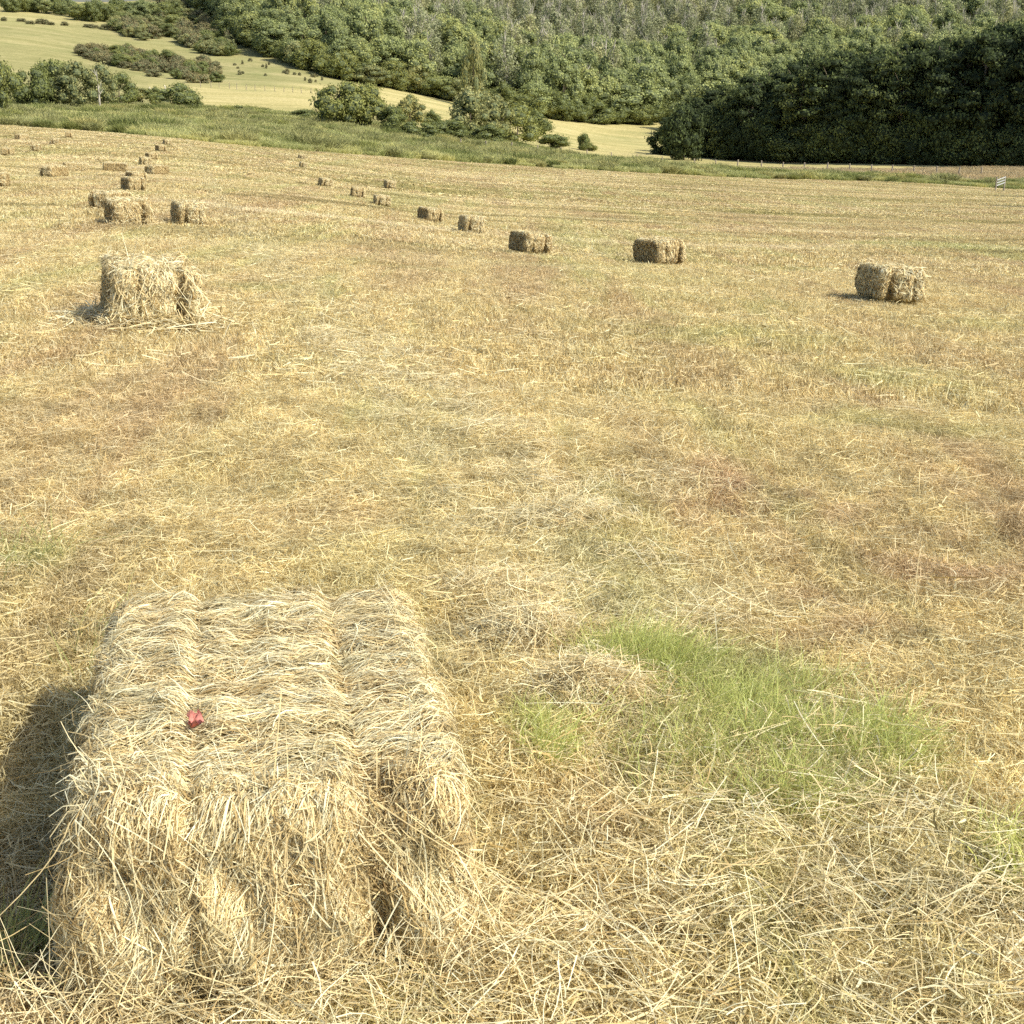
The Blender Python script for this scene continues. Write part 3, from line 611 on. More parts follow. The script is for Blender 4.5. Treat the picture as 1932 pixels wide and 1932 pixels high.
# long single stems
X = rng.uniform(-1.2, 2.6, 110); Y = rng.uniform(1.3, 7, 110); ok = np.abs(X) < Y * .42; wisps('long_stems', X[ok], Y[ok], rng.uniform(.06, .10, ok.sum()), 
    .12, .28, .0020, 'long single pale hay stems lying over the stubble', 6, .12)
def grass_blades(name, blobs_, n_, l0, l1, w, label, mat, lean=.35, z0=0, K=4):
    Xs = []; Ys = []
    for (u, v, ru, rv, wt) in blobs_:
        k = int(n_ * wt); cxg, cyg, _ = at(u, v); xr = abs(at(u + ru, v)[0] - cxg); yr = abs(at(u, v - rv)[1] - cyg)
        bx, by = rng.normal(cxg, xr * .5, k), rng.normal(cyg, yr * .5, k); cj = rng.integers(0, max(1, k // 30), k)
        Xs.append(bx * .35 + bx[cj] * .65 + rng.normal(0, .012, k)); Ys.append(by * .35 + by[cj] * .65 + rng.normal(0, .012, k))
    X = np.concatenate(Xs); Y = np.concatenate(Ys); kp = sn(X, Y, 6., .9) + .7 * sn(X, Y, 17., 2.) + rng.normal(0, .45, len(X)) > -.08; X, Y = X[kp], Y[kp]; n_ = len(X)
    D = unit(np.stack([rng.normal(.12, lean, n_), rng.normal(0, lean, n_), np.ones(n_)], -1)); L = rng.uniform(l0, l1, n_)
    bend = np.stack([rng.normal(.1, .3, n_), rng.normal(0, .3, n_), -rng.uniform(.05, .4, n_)], -1) * L[:, None]
    V, Q, k = ribbons(np.stack([X, Y, H(X, Y) + z0], -1), D, L, w * rng.uniform(.6, 1.2, n_), unit(np.cross(D, rsph(n_))), bend, K, .15)
    return tag(link(name, mesh(name, V, Q, {'rnd': np.repeat(rng.beta(2, 2, n_), k)}, [mat])), label, 'grass', kind='stuff')
grass_blades('green_grass', [(1160, 1270, 110, 50, .13), (1270, 1290, 150, 60, .18), (1390, 1340, 190, 80, .2), (1480, 1440, 220, 80, .18), (1610, 1420, 170, 70, .12), (1470, 1530, 160, 45, .12), (1220, 1420, 260, 100, .07)], 18000, .04, .14, .0023,
    'patch of fresh green grass growing through the stubble right of the foreground bale', M_grass)
grass_blades('green_tuft', [(1015, 1400, 90, 45, .8), (1060, 1440, 50, 30, .2)], 900, .04, .10, .0024, 'small green grass tuft beside the foreground bale', M_grass)
grass_blades('corner_grass', [(1915, 1660, 60, 50, .6), (1860, 1600, 80, 40, .4)], 600, .05, .12, .003, 'green grass tuft near the right edge of the foreground', M_grass)
grass_blades('left_grass', [(30, 1850, 90, 60, .3), (60, 1080, 150, 90, .5), (230, 1230, 90, 90, .3)], 700, .06, .15, .003, 'sparse green and yellow grass blades at the left of the foreground bale', F_rough)

# ---------------------------------------------------------------- rough bank
def rough_patch(name, rad, n_, hmin, hmax, w, mat, heads=True, seed=0):
    r = rad * np.sqrt(rng.uniform(0, 1, n_)); a = rng.uniform(0, 2 * math.pi, n_)
    P = np.stack([r * np.cos(a), r * np.sin(a), np.full(n_, -.05)], -1)
    hf = .6 + .4 * sn(P[:, 0], P[:, 1], 2.0, seed)
    D = unit(np.stack([rng.normal(-.1, .28, n_), rng.normal(0, .28, n_), np.ones(n_)], -1)); L = rng.uniform(hmin, hmax, n_) * (.7 + .5 * hf)
    bend = rng.normal(0, .3, (n_, 3)) * L[:, None]; bend[:, 2] = -np.abs(bend[:, 2]) * .7
    V, Q, k = ribbons(P, D, L, w * rng.uniform(.6, 1.3, n_), unit(np.cross(D, rsph(n_))), bend, 2, .35)
    rn = np.repeat(rng.beta(2, 2.2, n_), k).reshape(n_, -1); rn[:, -2:] = np.clip(rn[:, -2:] + .25, 0, 1)
    return mesh(name, V, Q, {'rnd': rn.ravel()}, [mat])
pr = [rough_patch(f'rough_grass_a{i}', 1.9, 1500, .45, 1.0, .055, F_rough, seed=i) for i in range(3)] + [rough_patch(f'rough_grass_b{i}', 1.1, 1300, .6, 1.35, .075, F_pale if i else F_bush, seed=i) for i in range(3)]
def bank(name, u0, u1, d0, d1, protos, sp, sc0, sc1, lab, kk, pick=None):
    gx, gy = np.meshgrid(np.arange(-120, 130, sp), np.arange(100, 330, sp)); X = gx.ravel() + rng.uniform(-.5, .5, gx.size) * sp; Y = gy.ravel() + rng.uniform(-.5, .5, gx.size) * sp
    e = edgeY(X, Y); u = U0 + X / Y * F / .955; dd = Y - e
    D1 = np.interp(u, [p[0] for p in d1], [p[1] for p in d1])
    ok = (u > u0) & (u < u1) & (dd > d0) & (dd < D1); X, Y, dd = X[ok], Y[ok], dd[ok]
    s = rng.uniform(sc0, sc1, len(X)) * np.clip(.55 + dd * .12, 0, 1) * (.85 + .3 * sn(X, Y, .25, 1.)); i = rng.integers(0, kk, len(X))
    if pick is not None: i = pick(X, Y, i, u, dd)
    return scatter(name, protos, np.stack([X, Y, H(X, Y)], -1), slope_rot(X, Y, 1.), s, i, lab, 'rough grass')
bank('rough_grass', -250, 2150, .6, BD, pr, 2.1, .8, 1.25,
     'long rough green grass and weeds on the bank beyond the mown field', 6,
     lambda X, Y, i, u, dd: np.where(sn(X, Y, .30, 2.) + rng.normal(0, .6, len(X)) > .15, 3 + i % 3, i % 3))
F_tan = foliage('dry_seeding_grass', (.32, .27, .14), (.55, .45, .26), (.76, .63, .41))
pt = [rough_patch(f'dry_grass_{i}', 1.9, 1100, .35, .75, .05, F_tan, seed=i) for i in range(2)]
def tanpick(): pass
gx, gy = np.meshgrid(np.arange(20, 125, 2.1), np.arange(165, 262, 2.1)); X = gx.ravel() + rng.uniform(-1, 1, gx.size); Y = gy.ravel() + rng.uniform(-1, 1, gx.size)
e = edgeY(X, Y); u = U0 + X / Y * F / .955; ok = (u > 1230) & (u < 2150) & (Y - e > np.interp(u, [1230, 1500, 1932], [20, 15, 11])) & (Y < np.interp(u, DWu, DWY) - 2) & (Y - e < 45)
X, Y = X[ok], Y[ok]; scatter('dry_grass', pt, np.stack([X, Y, H(X, Y)], -1), slope_rot(X, Y, 1.), rng.uniform(.7, 1.1, len(X)), rng.integers(0, 2, len(X)), 'pinkish dry seeding grass in front of the dark wood', 'dry grass')

# ---------------------------------------------------------------- trees
def crown_mesh(name, rad, bot, top, nl, lpl, leaf, mat, lobe=(.28, .42), seed=0, core=True, squash=.8, shape=.5, tone=(.25, .5), cmat=None):
    rg = np.random.default_rng(100 + seed); mb = MB(); cz = (bot + top) / 2; hz = (top - bot) / 2
    for i in range(nl):
        d = unit(rg.normal(size=(1, 3)))[0]; f = rg.uniform(.35, 1) ** .5
        c = np.array([d[0] * rad * f * .78, d[1] * rad * f * .78, cz + d[2] * hz * f * .80]); lr = rad * rg.uniform(*lobe)
        tz = (c[2] - bot) / (top - bot); wz = 1 - shape * max(0, tz - .45) * 1.3 - .25 * max(0, .25 - tz); c[0] *= wz; c[1] *= wz
        n_ = int(lpl * (lr / rad / .35) ** 2); dd = unit(rg.normal(size=(n_, 3)) + [0, 0, .15]); r = lr * rg.uniform(.6, 1.25, n_) * (1 + .26 * np.sin(dd[:, 0] * 7 + i) * np.sin(dd[:, 1] * 6 + 2 * i) + .12 * np.sin(dd[:, 2] * 9 + i))
        P = c + dd * r[:, None] * [1, 1, squash]
        nn = unit(dd + rg.normal(0, .55, (n_, 3))); a = unit(np.cross(nn, rg.normal(size=(n_, 3)))); b = np.cross(nn, a)
        s = leaf * rg.uniform(.5, 1.25, n_)[:, None]
        V = np.stack([P - a * s, P - b * s * .6 , P + a * s, P + b * s * .6], 1).reshape(-1, 3)
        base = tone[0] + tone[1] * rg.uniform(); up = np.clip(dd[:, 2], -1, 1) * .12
        mb.add(V, np.arange(n_ * 4).reshape(-1, 4), np.repeat(np.clip(base + up + rg.normal(0, .16, n_), 0, 1), 4))
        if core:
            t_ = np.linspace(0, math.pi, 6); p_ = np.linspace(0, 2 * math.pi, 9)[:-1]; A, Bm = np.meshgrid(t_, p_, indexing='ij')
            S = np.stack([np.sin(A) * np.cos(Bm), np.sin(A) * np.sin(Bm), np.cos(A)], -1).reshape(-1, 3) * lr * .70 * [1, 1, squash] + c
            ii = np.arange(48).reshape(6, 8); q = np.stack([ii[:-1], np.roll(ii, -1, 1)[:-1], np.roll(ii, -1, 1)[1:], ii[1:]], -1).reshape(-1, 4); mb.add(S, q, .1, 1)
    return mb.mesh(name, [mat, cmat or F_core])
def trunk_mesh(name, h, r, nb, rad, mat, seed=0, bot=.3, steep=.9, nseg=6, br=.35):
    rg = np.random.default_rng(500 + seed); mb = MB(); k = 7; z = np.linspace(-.4, h, k)
    px = np.cumsum(rg.normal(0, h * .012, k)); py = np.cumsum(rg.normal(0, h * .012, k)); P = np.stack([px - px[0], py - py[0], z], -1)
    v, q = tube(P, r * np.linspace(1.15, .22, k), nseg); mb.add(v, q)
    for i in range(nb):
        t = rg.uniform(bot, .92); b = np.array([np.interp(t * h, z, P[:, 0]), np.interp(t * h, z, P[:, 1]), t * h]); a = rg.uniform(0, 2 * math.pi)
        out = rad * rg.uniform(.4, .95) * (1.1 - t * .6); e = b + np.array([math.cos(a) * out, math.sin(a) * out, out * steep * rg.uniform(.6, 1.5)]); e[2] = min(e[2], h * 1.04)
        m_ = (b + e) / 2 + rg.normal(0, out * .08, 3); v, q = tube([b, m_, e], [r * br, r * br * .65, r * .10], 4); mb.add(v, q)
    return mb.mesh(name, [mat], True)
def tree_proto(kind, i):
    if kind == 'broad':
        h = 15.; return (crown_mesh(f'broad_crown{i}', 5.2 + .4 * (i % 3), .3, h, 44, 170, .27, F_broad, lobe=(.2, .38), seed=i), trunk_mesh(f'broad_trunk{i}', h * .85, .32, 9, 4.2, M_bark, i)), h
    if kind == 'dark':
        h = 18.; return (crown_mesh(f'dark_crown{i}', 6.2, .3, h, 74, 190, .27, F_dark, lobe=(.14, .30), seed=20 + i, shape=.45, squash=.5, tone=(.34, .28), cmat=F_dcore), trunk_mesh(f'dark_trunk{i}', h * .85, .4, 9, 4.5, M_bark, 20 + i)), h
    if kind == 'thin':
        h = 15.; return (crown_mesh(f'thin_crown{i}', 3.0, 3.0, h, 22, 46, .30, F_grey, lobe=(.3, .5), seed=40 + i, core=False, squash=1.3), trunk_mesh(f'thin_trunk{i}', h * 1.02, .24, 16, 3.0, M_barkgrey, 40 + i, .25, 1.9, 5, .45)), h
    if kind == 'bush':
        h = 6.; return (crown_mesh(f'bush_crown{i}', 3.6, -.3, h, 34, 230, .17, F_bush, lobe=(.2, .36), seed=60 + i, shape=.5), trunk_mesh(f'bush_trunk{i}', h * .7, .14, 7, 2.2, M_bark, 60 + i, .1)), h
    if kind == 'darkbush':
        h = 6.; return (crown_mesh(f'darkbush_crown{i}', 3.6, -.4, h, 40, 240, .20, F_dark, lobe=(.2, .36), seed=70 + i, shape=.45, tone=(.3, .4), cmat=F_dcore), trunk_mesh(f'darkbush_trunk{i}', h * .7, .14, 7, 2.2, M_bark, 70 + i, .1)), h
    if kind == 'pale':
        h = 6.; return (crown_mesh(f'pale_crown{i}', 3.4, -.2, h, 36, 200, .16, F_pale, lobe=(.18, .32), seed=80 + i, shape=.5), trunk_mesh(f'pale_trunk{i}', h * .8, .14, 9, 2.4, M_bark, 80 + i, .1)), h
    if kind == 'gorse':
        h = 2.4; return (crown_mesh(f'gorse_crown{i}', 2.2, -.3, h, 16, 110, .17, F_gorse, lobe=(.28, .45), seed=90 + i, squash=.7), trunk_mesh(f'gorse_stem{i}', h * .6, .07, 5, 1.2, M_bark, 90 + i, .05, .9, 4)), h
PROTO = {k: [tree_proto(k, i) for i in range(c)] for k, c in (('broad', 6), ('dark', 4), ('thin', 5), ('bush', 4), ('pale', 3), ('gorse', 3), ('darkbush', 4))}
ntree = {}
def tree(kind, x, y, h, w, name, label, cat, group=None, i=None):
    i = (ntree.get(kind, 0)) % len(PROTO[kind]) if i is None else i; ntree[kind] = ntree.get(kind, 0) + 1
    (cm, tm), ph = PROTO[kind][i]; prad = {'broad': 5.5, 'dark': 6.2, 'thin': 3.2, 'bush': 3.6, 'pale': 3.4, 'gorse': 2.2, 'darkbush': 3.6}[kind]
    root = empty(name, (x, y, Hf(x, y) - .1), random.uniform(0, 6.28)); s = w / 2 / prad; root.scale = (s, s * random.uniform(.9, 1.1), h / ph)
    tag(root, label, cat, group)
    link('trunk' if kind != 'gorse' else 'stem', tm, root); link('crown', cm, root); return root
def tpx(kind, u, v, hpx, wpx, name, label, cat, group=None, i=None):
    x, y, z = at(u, v, 100); return tree(kind, x, y, hpx * y / F * 1.0, wpx * y / F * 1.0, name, label, cat, group, i)
BG = 'bushes and small trees along the bank'
for a in [
 ('bush', 2, 222, 116, 90, 'hedge_tree', 'dense green tree cut by the left picture edge on the bank'),
 ('bush', 62, 208, 86, 80, 'bush', 'dark brown-green bush right of the leftmost tree'),
 ('bush', 105, 206, 92, 90, 'bush', 'tall dark bush left of the pale bush with the bare trunk'),
 ('pale', 150, 212, 92, 92, 'bush', 'pale yellow-green bush beside a bare forked trunk'),
 ('pale', 192, 206, 86, 74, 'bush', 'pale bush rising behind the bare forked trunk'),
 ('bush', 226, 196, 56, 62, 'bush', 'mid green bush right of the bare forked trunk'),
 ('pale', 262, 196, 32, 60, 'bush', 'low yellow-green bush left of the round dark bush'),
 ('bush', 290, 198, 34, 50, 'bush', 'low bush touching the round dark bush'),
 ('bush', 334, 208, 54, 84, 'bush', 'round dark green bush standing alone above the bank'),
 ('bush', 366, 208, 24, 40, 'bush', 'small bush at the right foot of the round dark bush'),
 ('bush', 572, 226, 20, 56, 'bush', 'low dark bush left of the big rounded tree'),
 ('bush', 450, 212, 14, 60, 'bush', 'low dark shrub line on the bank below the fenced field'),
 ('bush', 640, 240, 92, 100, 'hedge_tree', 'big rounded green tree in the middle of the bank'),
 ('bush', 688, 244, 86, 90, 'hedge_tree', 'rounded green tree joined to the right of the big rounded tree'),
 ('bush', 735, 252, 52, 70, 'bush', 'green bush below the rounded trees'),
 ('pale', 772, 246, 66, 70, 'bush', 'pale feathery bush between the rounded trees and the broad willow'),
 ('bush', 812, 248, 40, 40, 'bush', 'small dark bush left of the broad willow'),
 ('bush', 790, 262, 36, 80, 'bush', 'low dark green bush in front of the pale feathery bush'),
 ('bush', 845, 266, 40, 80, 'bush', 'low dark bush at the left foot of the broad willow'),
 ('pale', 890, 266, 100, 100, 'willow_tree', 'broad grey-green willow with upright shoots'),
 ('pale', 930, 268, 94, 90, 'willow_tree', 'right half of the grey-green willow clump'),
 ('bush', 975, 270, 70, 90, 'bush', 'bright green rounded bush right of the willow'),
 ('bush', 918, 274, 40, 70, 'bush', 'low green bush in front of the willow'),
 ('bush', 1012, 262, 58, 58, 'bush', 'dark bush behind the bright green bush'),
 ('bush', 1045, 280, 28, 60, 'bush', 'low bush at the right end of the bank bushes'),
 ('bush', 1100, 284, 32, 26, 'young_tree', 'small dark young tree alone in the dry valley field'),
 ('bush', 1112, 285, 16, 30, 'bush', 'low bush at the foot of the small young tree')]:
    k, u, v, hp, wp, nm, lab = a; tpx(k, u, v, hp, wp * 1.12, nm, lab, 'tree' if 'tree' in nm else 'bush', BG)
# bare forked trunk
x, y, z = at(190, 208, 100); r_ = empty('dead_tree', (x, y, z)); tag(r_, 'bare pale forked trunk standing in front of the pale bush', 'dead tree')
link('trunk', trunk_mesh('dead_trunk', 5.4, .17, 12, 2.0, M_barkgrey, 77, .15, 1.0), r_)

# big main wood
def jgrid(x0, x1, y0, y1, sp):
    gx, gy = np.meshgrid(np.arange(x0, x1, sp), np.arange(y0, y1, sp * .95)); return gx.ravel() + rng.uniform(-.42, .42, gx.size) * sp, gy.ravel() + rng.uniform(-.42, .42, gx.size) * sp
X, Y = jgrid(-190, 340, 320, 720, 7.2); Z = H(X, Y); u, v = proj(X, Y, Z)
ok = (u > 330) & (u < 2350) & (inwood(u, Y) > 1) & ~((u > 1262 + 60) & (Y < 370)); X, Y, u, v = X[ok], Y[ok], u[ok], v[ok]; dep = inwood(u, Y)
o_ = np.argsort(dep + rng.normal(0, 4, len(dep)))
tops = v - 15 * F / Y
inv = (v - 17 * F / Y < 1900) & (v > -75) & (u > 320) & (u < 2010)
cand = [i for i in o_ if inv[i] and not (u[i] > 1420 and Y[i] < 470)]
def woodkind(i):
    t = sn(X[i], Y[i], .045, 1.) + random.gauss(0, .3); thr = .80 - (dep[i] / 120) * 1.4
    if u[i] > 1350: thr += .6
    if u[i] < 560: thr += .9
    return 'thin' if t > thr else 'broad'
WL = {'broad': ('broadleaf_tree', 'rounded green broadleaf tree in the front of the hillside wood', 'broadleaf trees of the hillside wood'),
      'thin': ('ash_tree', 'thin grey-green tree with pale bare branches in the hillside wood', 'thin pale-branched trees of the hillside wood')}
chosen = set(cand[:270])
for i in cand[:270]:
    k = woodkind(i); nm, lab, gp = WL[k]; f = random.uniform(.72, 1.25); edge_ = dep[i] < 12
    h = (15.5 if k == 'broad' else 16) * f * (.85 if edge_ and u[i] < 900 else 1.08); w = (11.0 if k == 'broad' else 8.0) * random.uniform(.8, 1.2)
    tree(k, X[i], Y[i], h, w, nm, lab, 'tree', gp)
for uu_ in np.arange(352, 1275, 15.):
    Yf = float(np.interp(uu_, wood_u, wood_Y)) + random.uniform(-3, 2); x, y, z = atY(uu_ + random.uniform(-5, 5), Yf)
    tree(random.choice(['bush', 'bush', 'pale']) if uu_ < 900 else 'bush', x, y, random.uniform(5, 9), random.uniform(8, 12), 'edge_bush', 'leafy green bush in the fringe of the hillside wood', 'bush', 'bushes fringing the hillside wood')
# remaining trees that read as one mass
rest = [i for i in range(len(X)) if i not in chosen and v[i] - 18 * F / Y[i] < 1200 and v[i] > -170]
mprot = []
for k, cnt in (('broad', 5), ('thin', 5)):
    for j in range(cnt):
        (cm, tm), ph = PROTO[k][j]; mb_v = []; 
        bmj = bpy.data.meshes.new(f'wood_mass_{k}{j}')
        import bmesh
        bm = bmesh.new(); bm.from_mesh(cm); nf = len(bm.faces); bm.from_mesh(tm); bm.faces.ensure_lookup_table()
        for f_ in bm.faces[nf:]: f_.material_index = 2
        bm.to_mesh(bmj); bm.free()
        for mt in (cm.materials[0], cm.materials[1], tm.materials[0]): bmj.materials.append(mt)
        mprot.append(bmj)
ri = np.array(rest); kd = np.array([woodkind(i) for i in rest]); ix = np.where(kd == 'broad', rng.integers(0, 5, len(ri)), 5 + rng.integers(0, 5, len(ri)))
rot = np.zeros((len(ri), 3)); rot[:, 2] = rng.uniform(0, 6.28, len(ri))
scatter('distant_wood', mprot, np.stack([X[ri], Y[ri], H(X[ri], Y[ri])], -1), rot, rng.uniform(.8, 1.3, len(ri)), ix, 'mass of grey-green trees climbing the upper hillside', 'wood')
# tall yellow-green emergents and marked trees
for k, u_, v_, hp, wp, nm, lab in [
 ('pale', 893, 205, 128, 46, 'tall_tree', 'tall yellow-green tree with a bare pale stem at the foot of the wood'),
 ('broad', 1010, 226, 80, 84, 'broadleaf_tree', 'rounded grey-green tree at the wood foot left of the valley field'),
 ('broad', 1150, 232, 92, 110, 'broadleaf_tree', 'big rounded green tree at the wood edge above the valley field'),
 ('broad', 1215, 232, 118, 96, 'broadleaf_tree', 'tall light green tree right of the big rounded tree at the wood edge'),
 ('broad', 1340, 262, 130, 104, 'broadleaf_tree', 'light green rounded tree beside the dark wood'),
 ('broad', 1290, 250, 90, 70, 'broadleaf_tree', 'green tree behind the left tip of the dark wood'),
 ('broad', 1095, 228, 74, 70, 'broadleaf_tree', 'dark green tree between the rounded trees at the wood foot')]:
    tpx(k, u_, v_, hp, wp, nm, lab, 'tree', None)
# dark wood to the right
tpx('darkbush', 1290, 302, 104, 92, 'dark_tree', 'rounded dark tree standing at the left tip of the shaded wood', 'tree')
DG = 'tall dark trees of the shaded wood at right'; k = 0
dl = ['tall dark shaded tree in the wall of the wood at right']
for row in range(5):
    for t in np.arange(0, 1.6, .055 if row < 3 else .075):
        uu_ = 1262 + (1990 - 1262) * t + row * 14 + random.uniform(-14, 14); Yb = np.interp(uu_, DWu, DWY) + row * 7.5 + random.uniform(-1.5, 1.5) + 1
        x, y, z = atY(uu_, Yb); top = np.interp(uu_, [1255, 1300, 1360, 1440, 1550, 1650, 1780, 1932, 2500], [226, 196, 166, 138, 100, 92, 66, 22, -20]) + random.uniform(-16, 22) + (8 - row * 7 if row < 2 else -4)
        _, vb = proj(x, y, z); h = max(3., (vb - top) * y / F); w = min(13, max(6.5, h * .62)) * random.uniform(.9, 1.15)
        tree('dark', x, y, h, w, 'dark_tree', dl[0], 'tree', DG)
# under-skirt bushes in front of the dark wood
for t in np.arange(-.01, 1.5, .03):
    uu_ = 1262 + 728 * t + random.uniform(-8, 8); x, y, z = atY(uu_, np.interp(uu_, DWu, DWY) - 1.5)
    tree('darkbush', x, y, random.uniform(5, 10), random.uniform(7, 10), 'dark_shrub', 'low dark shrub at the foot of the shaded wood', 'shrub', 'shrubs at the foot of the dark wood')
# isolated trees just right of the frame whose shadows reach the field
for uu_, vv_, hh in ((1826, 367.5, 13.), (1835, 388, 10.)):
    x, y, z = at(uu_, vv_); L_ = hh / math.tan(R(43)); sx, sy = math.sin(R(116)), math.cos(R(116))
    for q_ in range(1): tree('dark', x + sx * L_, y + sy * L_, hh, 6.5, 'field_tree', 'tree standing at the right margin of the mown field', 'tree', 'trees at the right margin of the field')

# hillside scrub
GG = 'gorse bushes in the hillside thicket'
cnt = 0
while cnt < 105:
    u_ = random.uniform(150, 425); c_ = np.interp(u_, [150, 230, 300, 360, 425], [93, 105, 118, 128, 140]); hw = np.interp(u_, [150, 180, 300, 400, 425], [3, 10, 20, 18, 6]); v_ = c_ + random.uniform(-hw, hw * 1.1) + 8
    k_ = 'gorse' if random.random() < .75 else 'bush'; hp = random.uniform(11, 18) if k_ == 'gorse' else random.uniform(17, 25)
    tpx(k_, u_, v_, hp, random.uniform(24, 38), 'gorse_bush' if k_ == 'gorse' else 'hawthorn_bush', 'brown-green gorse bush in the thicket on the open hillside' if k_ == 'gorse' else 'greener hawthorn bush among the gorse thicket on the open hillside', 'bush', GG if k_ == 'gorse' else 'hawthorns in the hillside thicket'); cnt += 1
cnt = 0
while cnt < 165:     # scrub slope running down beside the wood
    u_ = random.uniform(215, 600); lo = np.interp(u_, [215, 300, 397, 480, 600], [60, 80, 100, 112, 146]); hi = np.interp(u_, [215, 300, 346, 435, 520, 600], [22, 16, 14, 76, 100, 140])
    if u_ > 440: continue
    v_ = random.uniform(hi, lo) + 4
    k_ = random.choice(['gorse', 'bush', 'pale', 'pale']); hp = random.uniform(13, 26)
    tpx(k_, u_, v_, hp, random.uniform(24, 42), 'scrub_bush', 'green scrub bush on the slope left of the hillside wood', 'bush', 'scrub bushes on the slope left of the wood'); cnt += 1
for j in range(34):  # hedge along the top of the hill
    u_ = 15 + j * 9.6 + random.uniform(-5, 5); base = np.interp(u_, [10, 100, 160, 220, 330], [20, 26, 38, 42, 40])
    tpx(random.choice(['bush', 'bush', 'broad']), u_, base + random.uniform(-2, 3), random.uniform(22, 34) if u_ < 150 else random.uniform(30, 44), random.uniform(28, 44), 'hilltop_tree', 'dark green tree in the hedge along the hill top', 'tree', 'trees in the hedge along the hill top')
for j in range(16):
    u_, w_ = random.choice([(20, 22), (70, 25), (97, 12), (140, 22), (180, 20), (200, 20)]); u_ += random.uniform(-w_, w_); v_ = np.interp(u_, [0, 100, 200], [38, 46, 56]) + random.uniform(-1, 3)
    tpx('gorse', u_, v_, random.uniform(5, 10), random.uniform(12, 22), 'gorse_bush', 'small gorse bush in the line below the hill-top hedge', 'bush', 'small gorse bushes below the hill-top hedge')
for j in range(22):
    u_ = random.uniform(430, 615); v_ = random.uniform(np.interp(u_, [430, 615], [104, 148]), np.interp(u_, [430, 615], [142, 160]))
    tpx('gorse', u_, v_, random.uniform(4, 9), random.uniform(5, 10), 'shrub', 'tiny dark shrub dotted on the slope below the wood', 'shrub', 'tiny shrubs dotted below the wood')

# ---------------------------------------------------------------- fences, gate, posts
def fence(name, pts, hgt, label, thick=.12, wires=2, wiremat=None, lean=.06):
    P = [at(u, v, 100) for u, v in pts]; root = empty(name, P[0]); tag(root, label, 'fence'); O = Vector(P[0])
    for i, p in enumerate(P):
        mb = MB(); pts_ = [(0, 0, -.3), (random.uniform(-lean, lean) * .5, 0, hgt * .5), (random.uniform(-lean, lean), random.uniform(-lean, lean), hgt * random.uniform(.92, 1.06))]
        v, q = tube(pts_, [thick, thick * .95, thick * .85], 7); mb.add(v, q); link('post', mb.mesh('post', [M_wood], True), root, Vector(p) - O)
    mb = MB()
    for k in range(wires):
        z = hgt * (.9 - .35 * k); v, q = tube([Vector(p) - O + Vector((0, 0, z)) for p in P], [.006] * len(P), 4); mb.add(v, q)
    link('wire', mb.mesh('wire', [M_bark]), root); return root
def line(u0, v0, u1, v1, n_): return [(u0 + (u1 - u0) * i / (n_ - 1) + random.uniform(-2, 2), v0 + (v1 - v0) * i / (n_ - 1)) for i in range(n_)]
fence('post_fence', line(870, 279, 1250, 311, 9), 1.35, 'weathered post and wire fence half hidden in the rough grass along the bank')
fence('post_fence', line(1310, 316, 1850, 334, 14), 1.35, 'post and wire fence in front of the dark wood leading to the small gate')
fence('pasture_fence', line(380, 165, 620, 180, 15), 1.3, 'thin post and wire fence crossing the pasture below the gorse thicket', .07)
# gate
xg, yg, zg = at(1886, 360, 100); rt = empty('field_gate', (xg, yg, zg), R(22)); rt.scale = (1.0, 1.0, 1.05); tag(rt, 'small pale three-barred field gate at the right end of the fence', 'gate')
for s_ in (-1, 1):
    mb = MB(); mb.box((s_ * .62, 0, .7), (.13, .13, 1.7), r=.5); link('post', mb.mesh('post', [M_wood]), rt)
for k in range(3):
    mb = MB(); a_ = R(-14); mb.box((0, -.08, .75 + k * .30), (1.25, .05, .11), [[math.cos(a_), 0, math.sin(a_)], [0, 1, 0], [-math.sin(a_), 0, math.cos(a_)]]); link('bar', mb.mesh('bar', [M_metal]), rt)
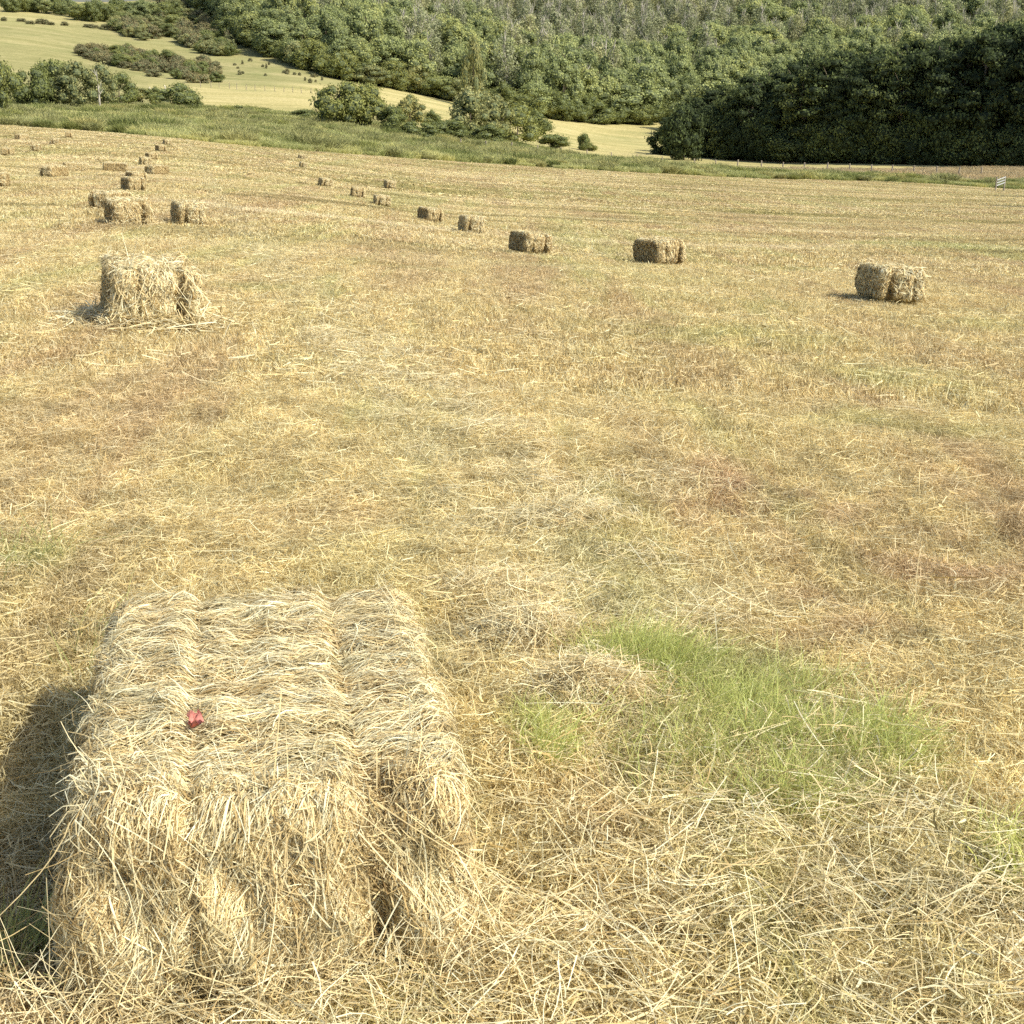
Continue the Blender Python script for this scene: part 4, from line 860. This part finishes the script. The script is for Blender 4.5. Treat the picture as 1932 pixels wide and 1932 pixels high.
# pale upright stumps by the gorse
for u_, v_, h_, lab in ((284, 176, 1.2, 'leftmost pale standing stump below the gorse thicket'), (304, 178, .8, 'short pale stump between two taller ones below the gorse thicket'), (313, 176, 1.5, 'tallest pale standing stump below the gorse thicket'), (345, 180, 1.4, 'pale standing stump just above the round dark bush')):
    x, y, z = at(u_, v_, 100); mb = MB(); v, q = tube([(0, 0, -.3), (.05, 0, h_ * .4), (-.1, .05, h_ * .8), (-.22, 0, h_)], [.2, .15, .13, .06], 7); mb.add(v, q)
    v, q = tube([(0, 0, h_ * .5), (.25, 0, h_ * .72)], [.1, .05], 5); mb.add(v, q)
    tag(link('tree_stump', mb.mesh('tree_stump', [M_pale], True), None, (x, y, z)), lab, 'stump')

# ---------------------------------------------------------------- light, sky, camera
SUN_AZ, SUN_EL = R(116), R(45)   # clockwise from +Y
sd = Vector((math.sin(SUN_AZ) * math.cos(SUN_EL), math.cos(SUN_AZ) * math.cos(SUN_EL), math.sin(SUN_EL)))
l = bpy.data.lights.new('sun', 'SUN'); l.energy = 5.0; l.angle = R(.53); l.color = (1, .95, .82)
so = bpy.data.objects.new('sun', l); COL.objects.link(so); so.rotation_euler = (-sd).to_track_quat('-Z', 'Y').to_euler()
w = bpy.data.worlds.new('World'); sc.world = w; w.use_nodes = True; nt_ = w.node_tree; bg = nt_.nodes['Background']
sky = nt_.nodes.new('ShaderNodeTexSky'); sky.sky_type = 'NISHITA'; sky.sun_disc = False; sky.sun_elevation = SUN_EL; sky.sun_rotation = SUN_AZ; sky.dust_density = 2.0
nt_.links.new(sky.outputs[0], bg.inputs[0]); bg.inputs[1].default_value = .15
cam = bpy.data.cameras.new('camera'); co = bpy.data.objects.new('camera', cam); COL.objects.link(co); sc.camera = co
cam.sensor_width = 36; cam.lens = F / 1932 * 36; cam.clip_start = .05; cam.clip_end = 6000
co.location = (0, 0, 0); co.rotation_euler = (math.pi / 2 - PITCH - math.atan((966 - 966) / F), 0, 0)
sc.view_settings.view_transform = 'Standard'; sc.view_settings.look = 'None'; sc.view_settings.exposure = 0
sc.cycles.use_denoising = False; sc.cycles.use_adaptive_sampling = True; sc.cycles.adaptive_threshold = .03; sc.cycles.adaptive_min_samples = 24
sc.cycles.max_bounces = 4; sc.cycles.diffuse_bounces = 2; sc.cycles.transmission_bounces = 2; sc.cycles.transparent_max_bounces = 4
sc.cycles.caustics_reflective = False; sc.cycles.caustics_refractive = False
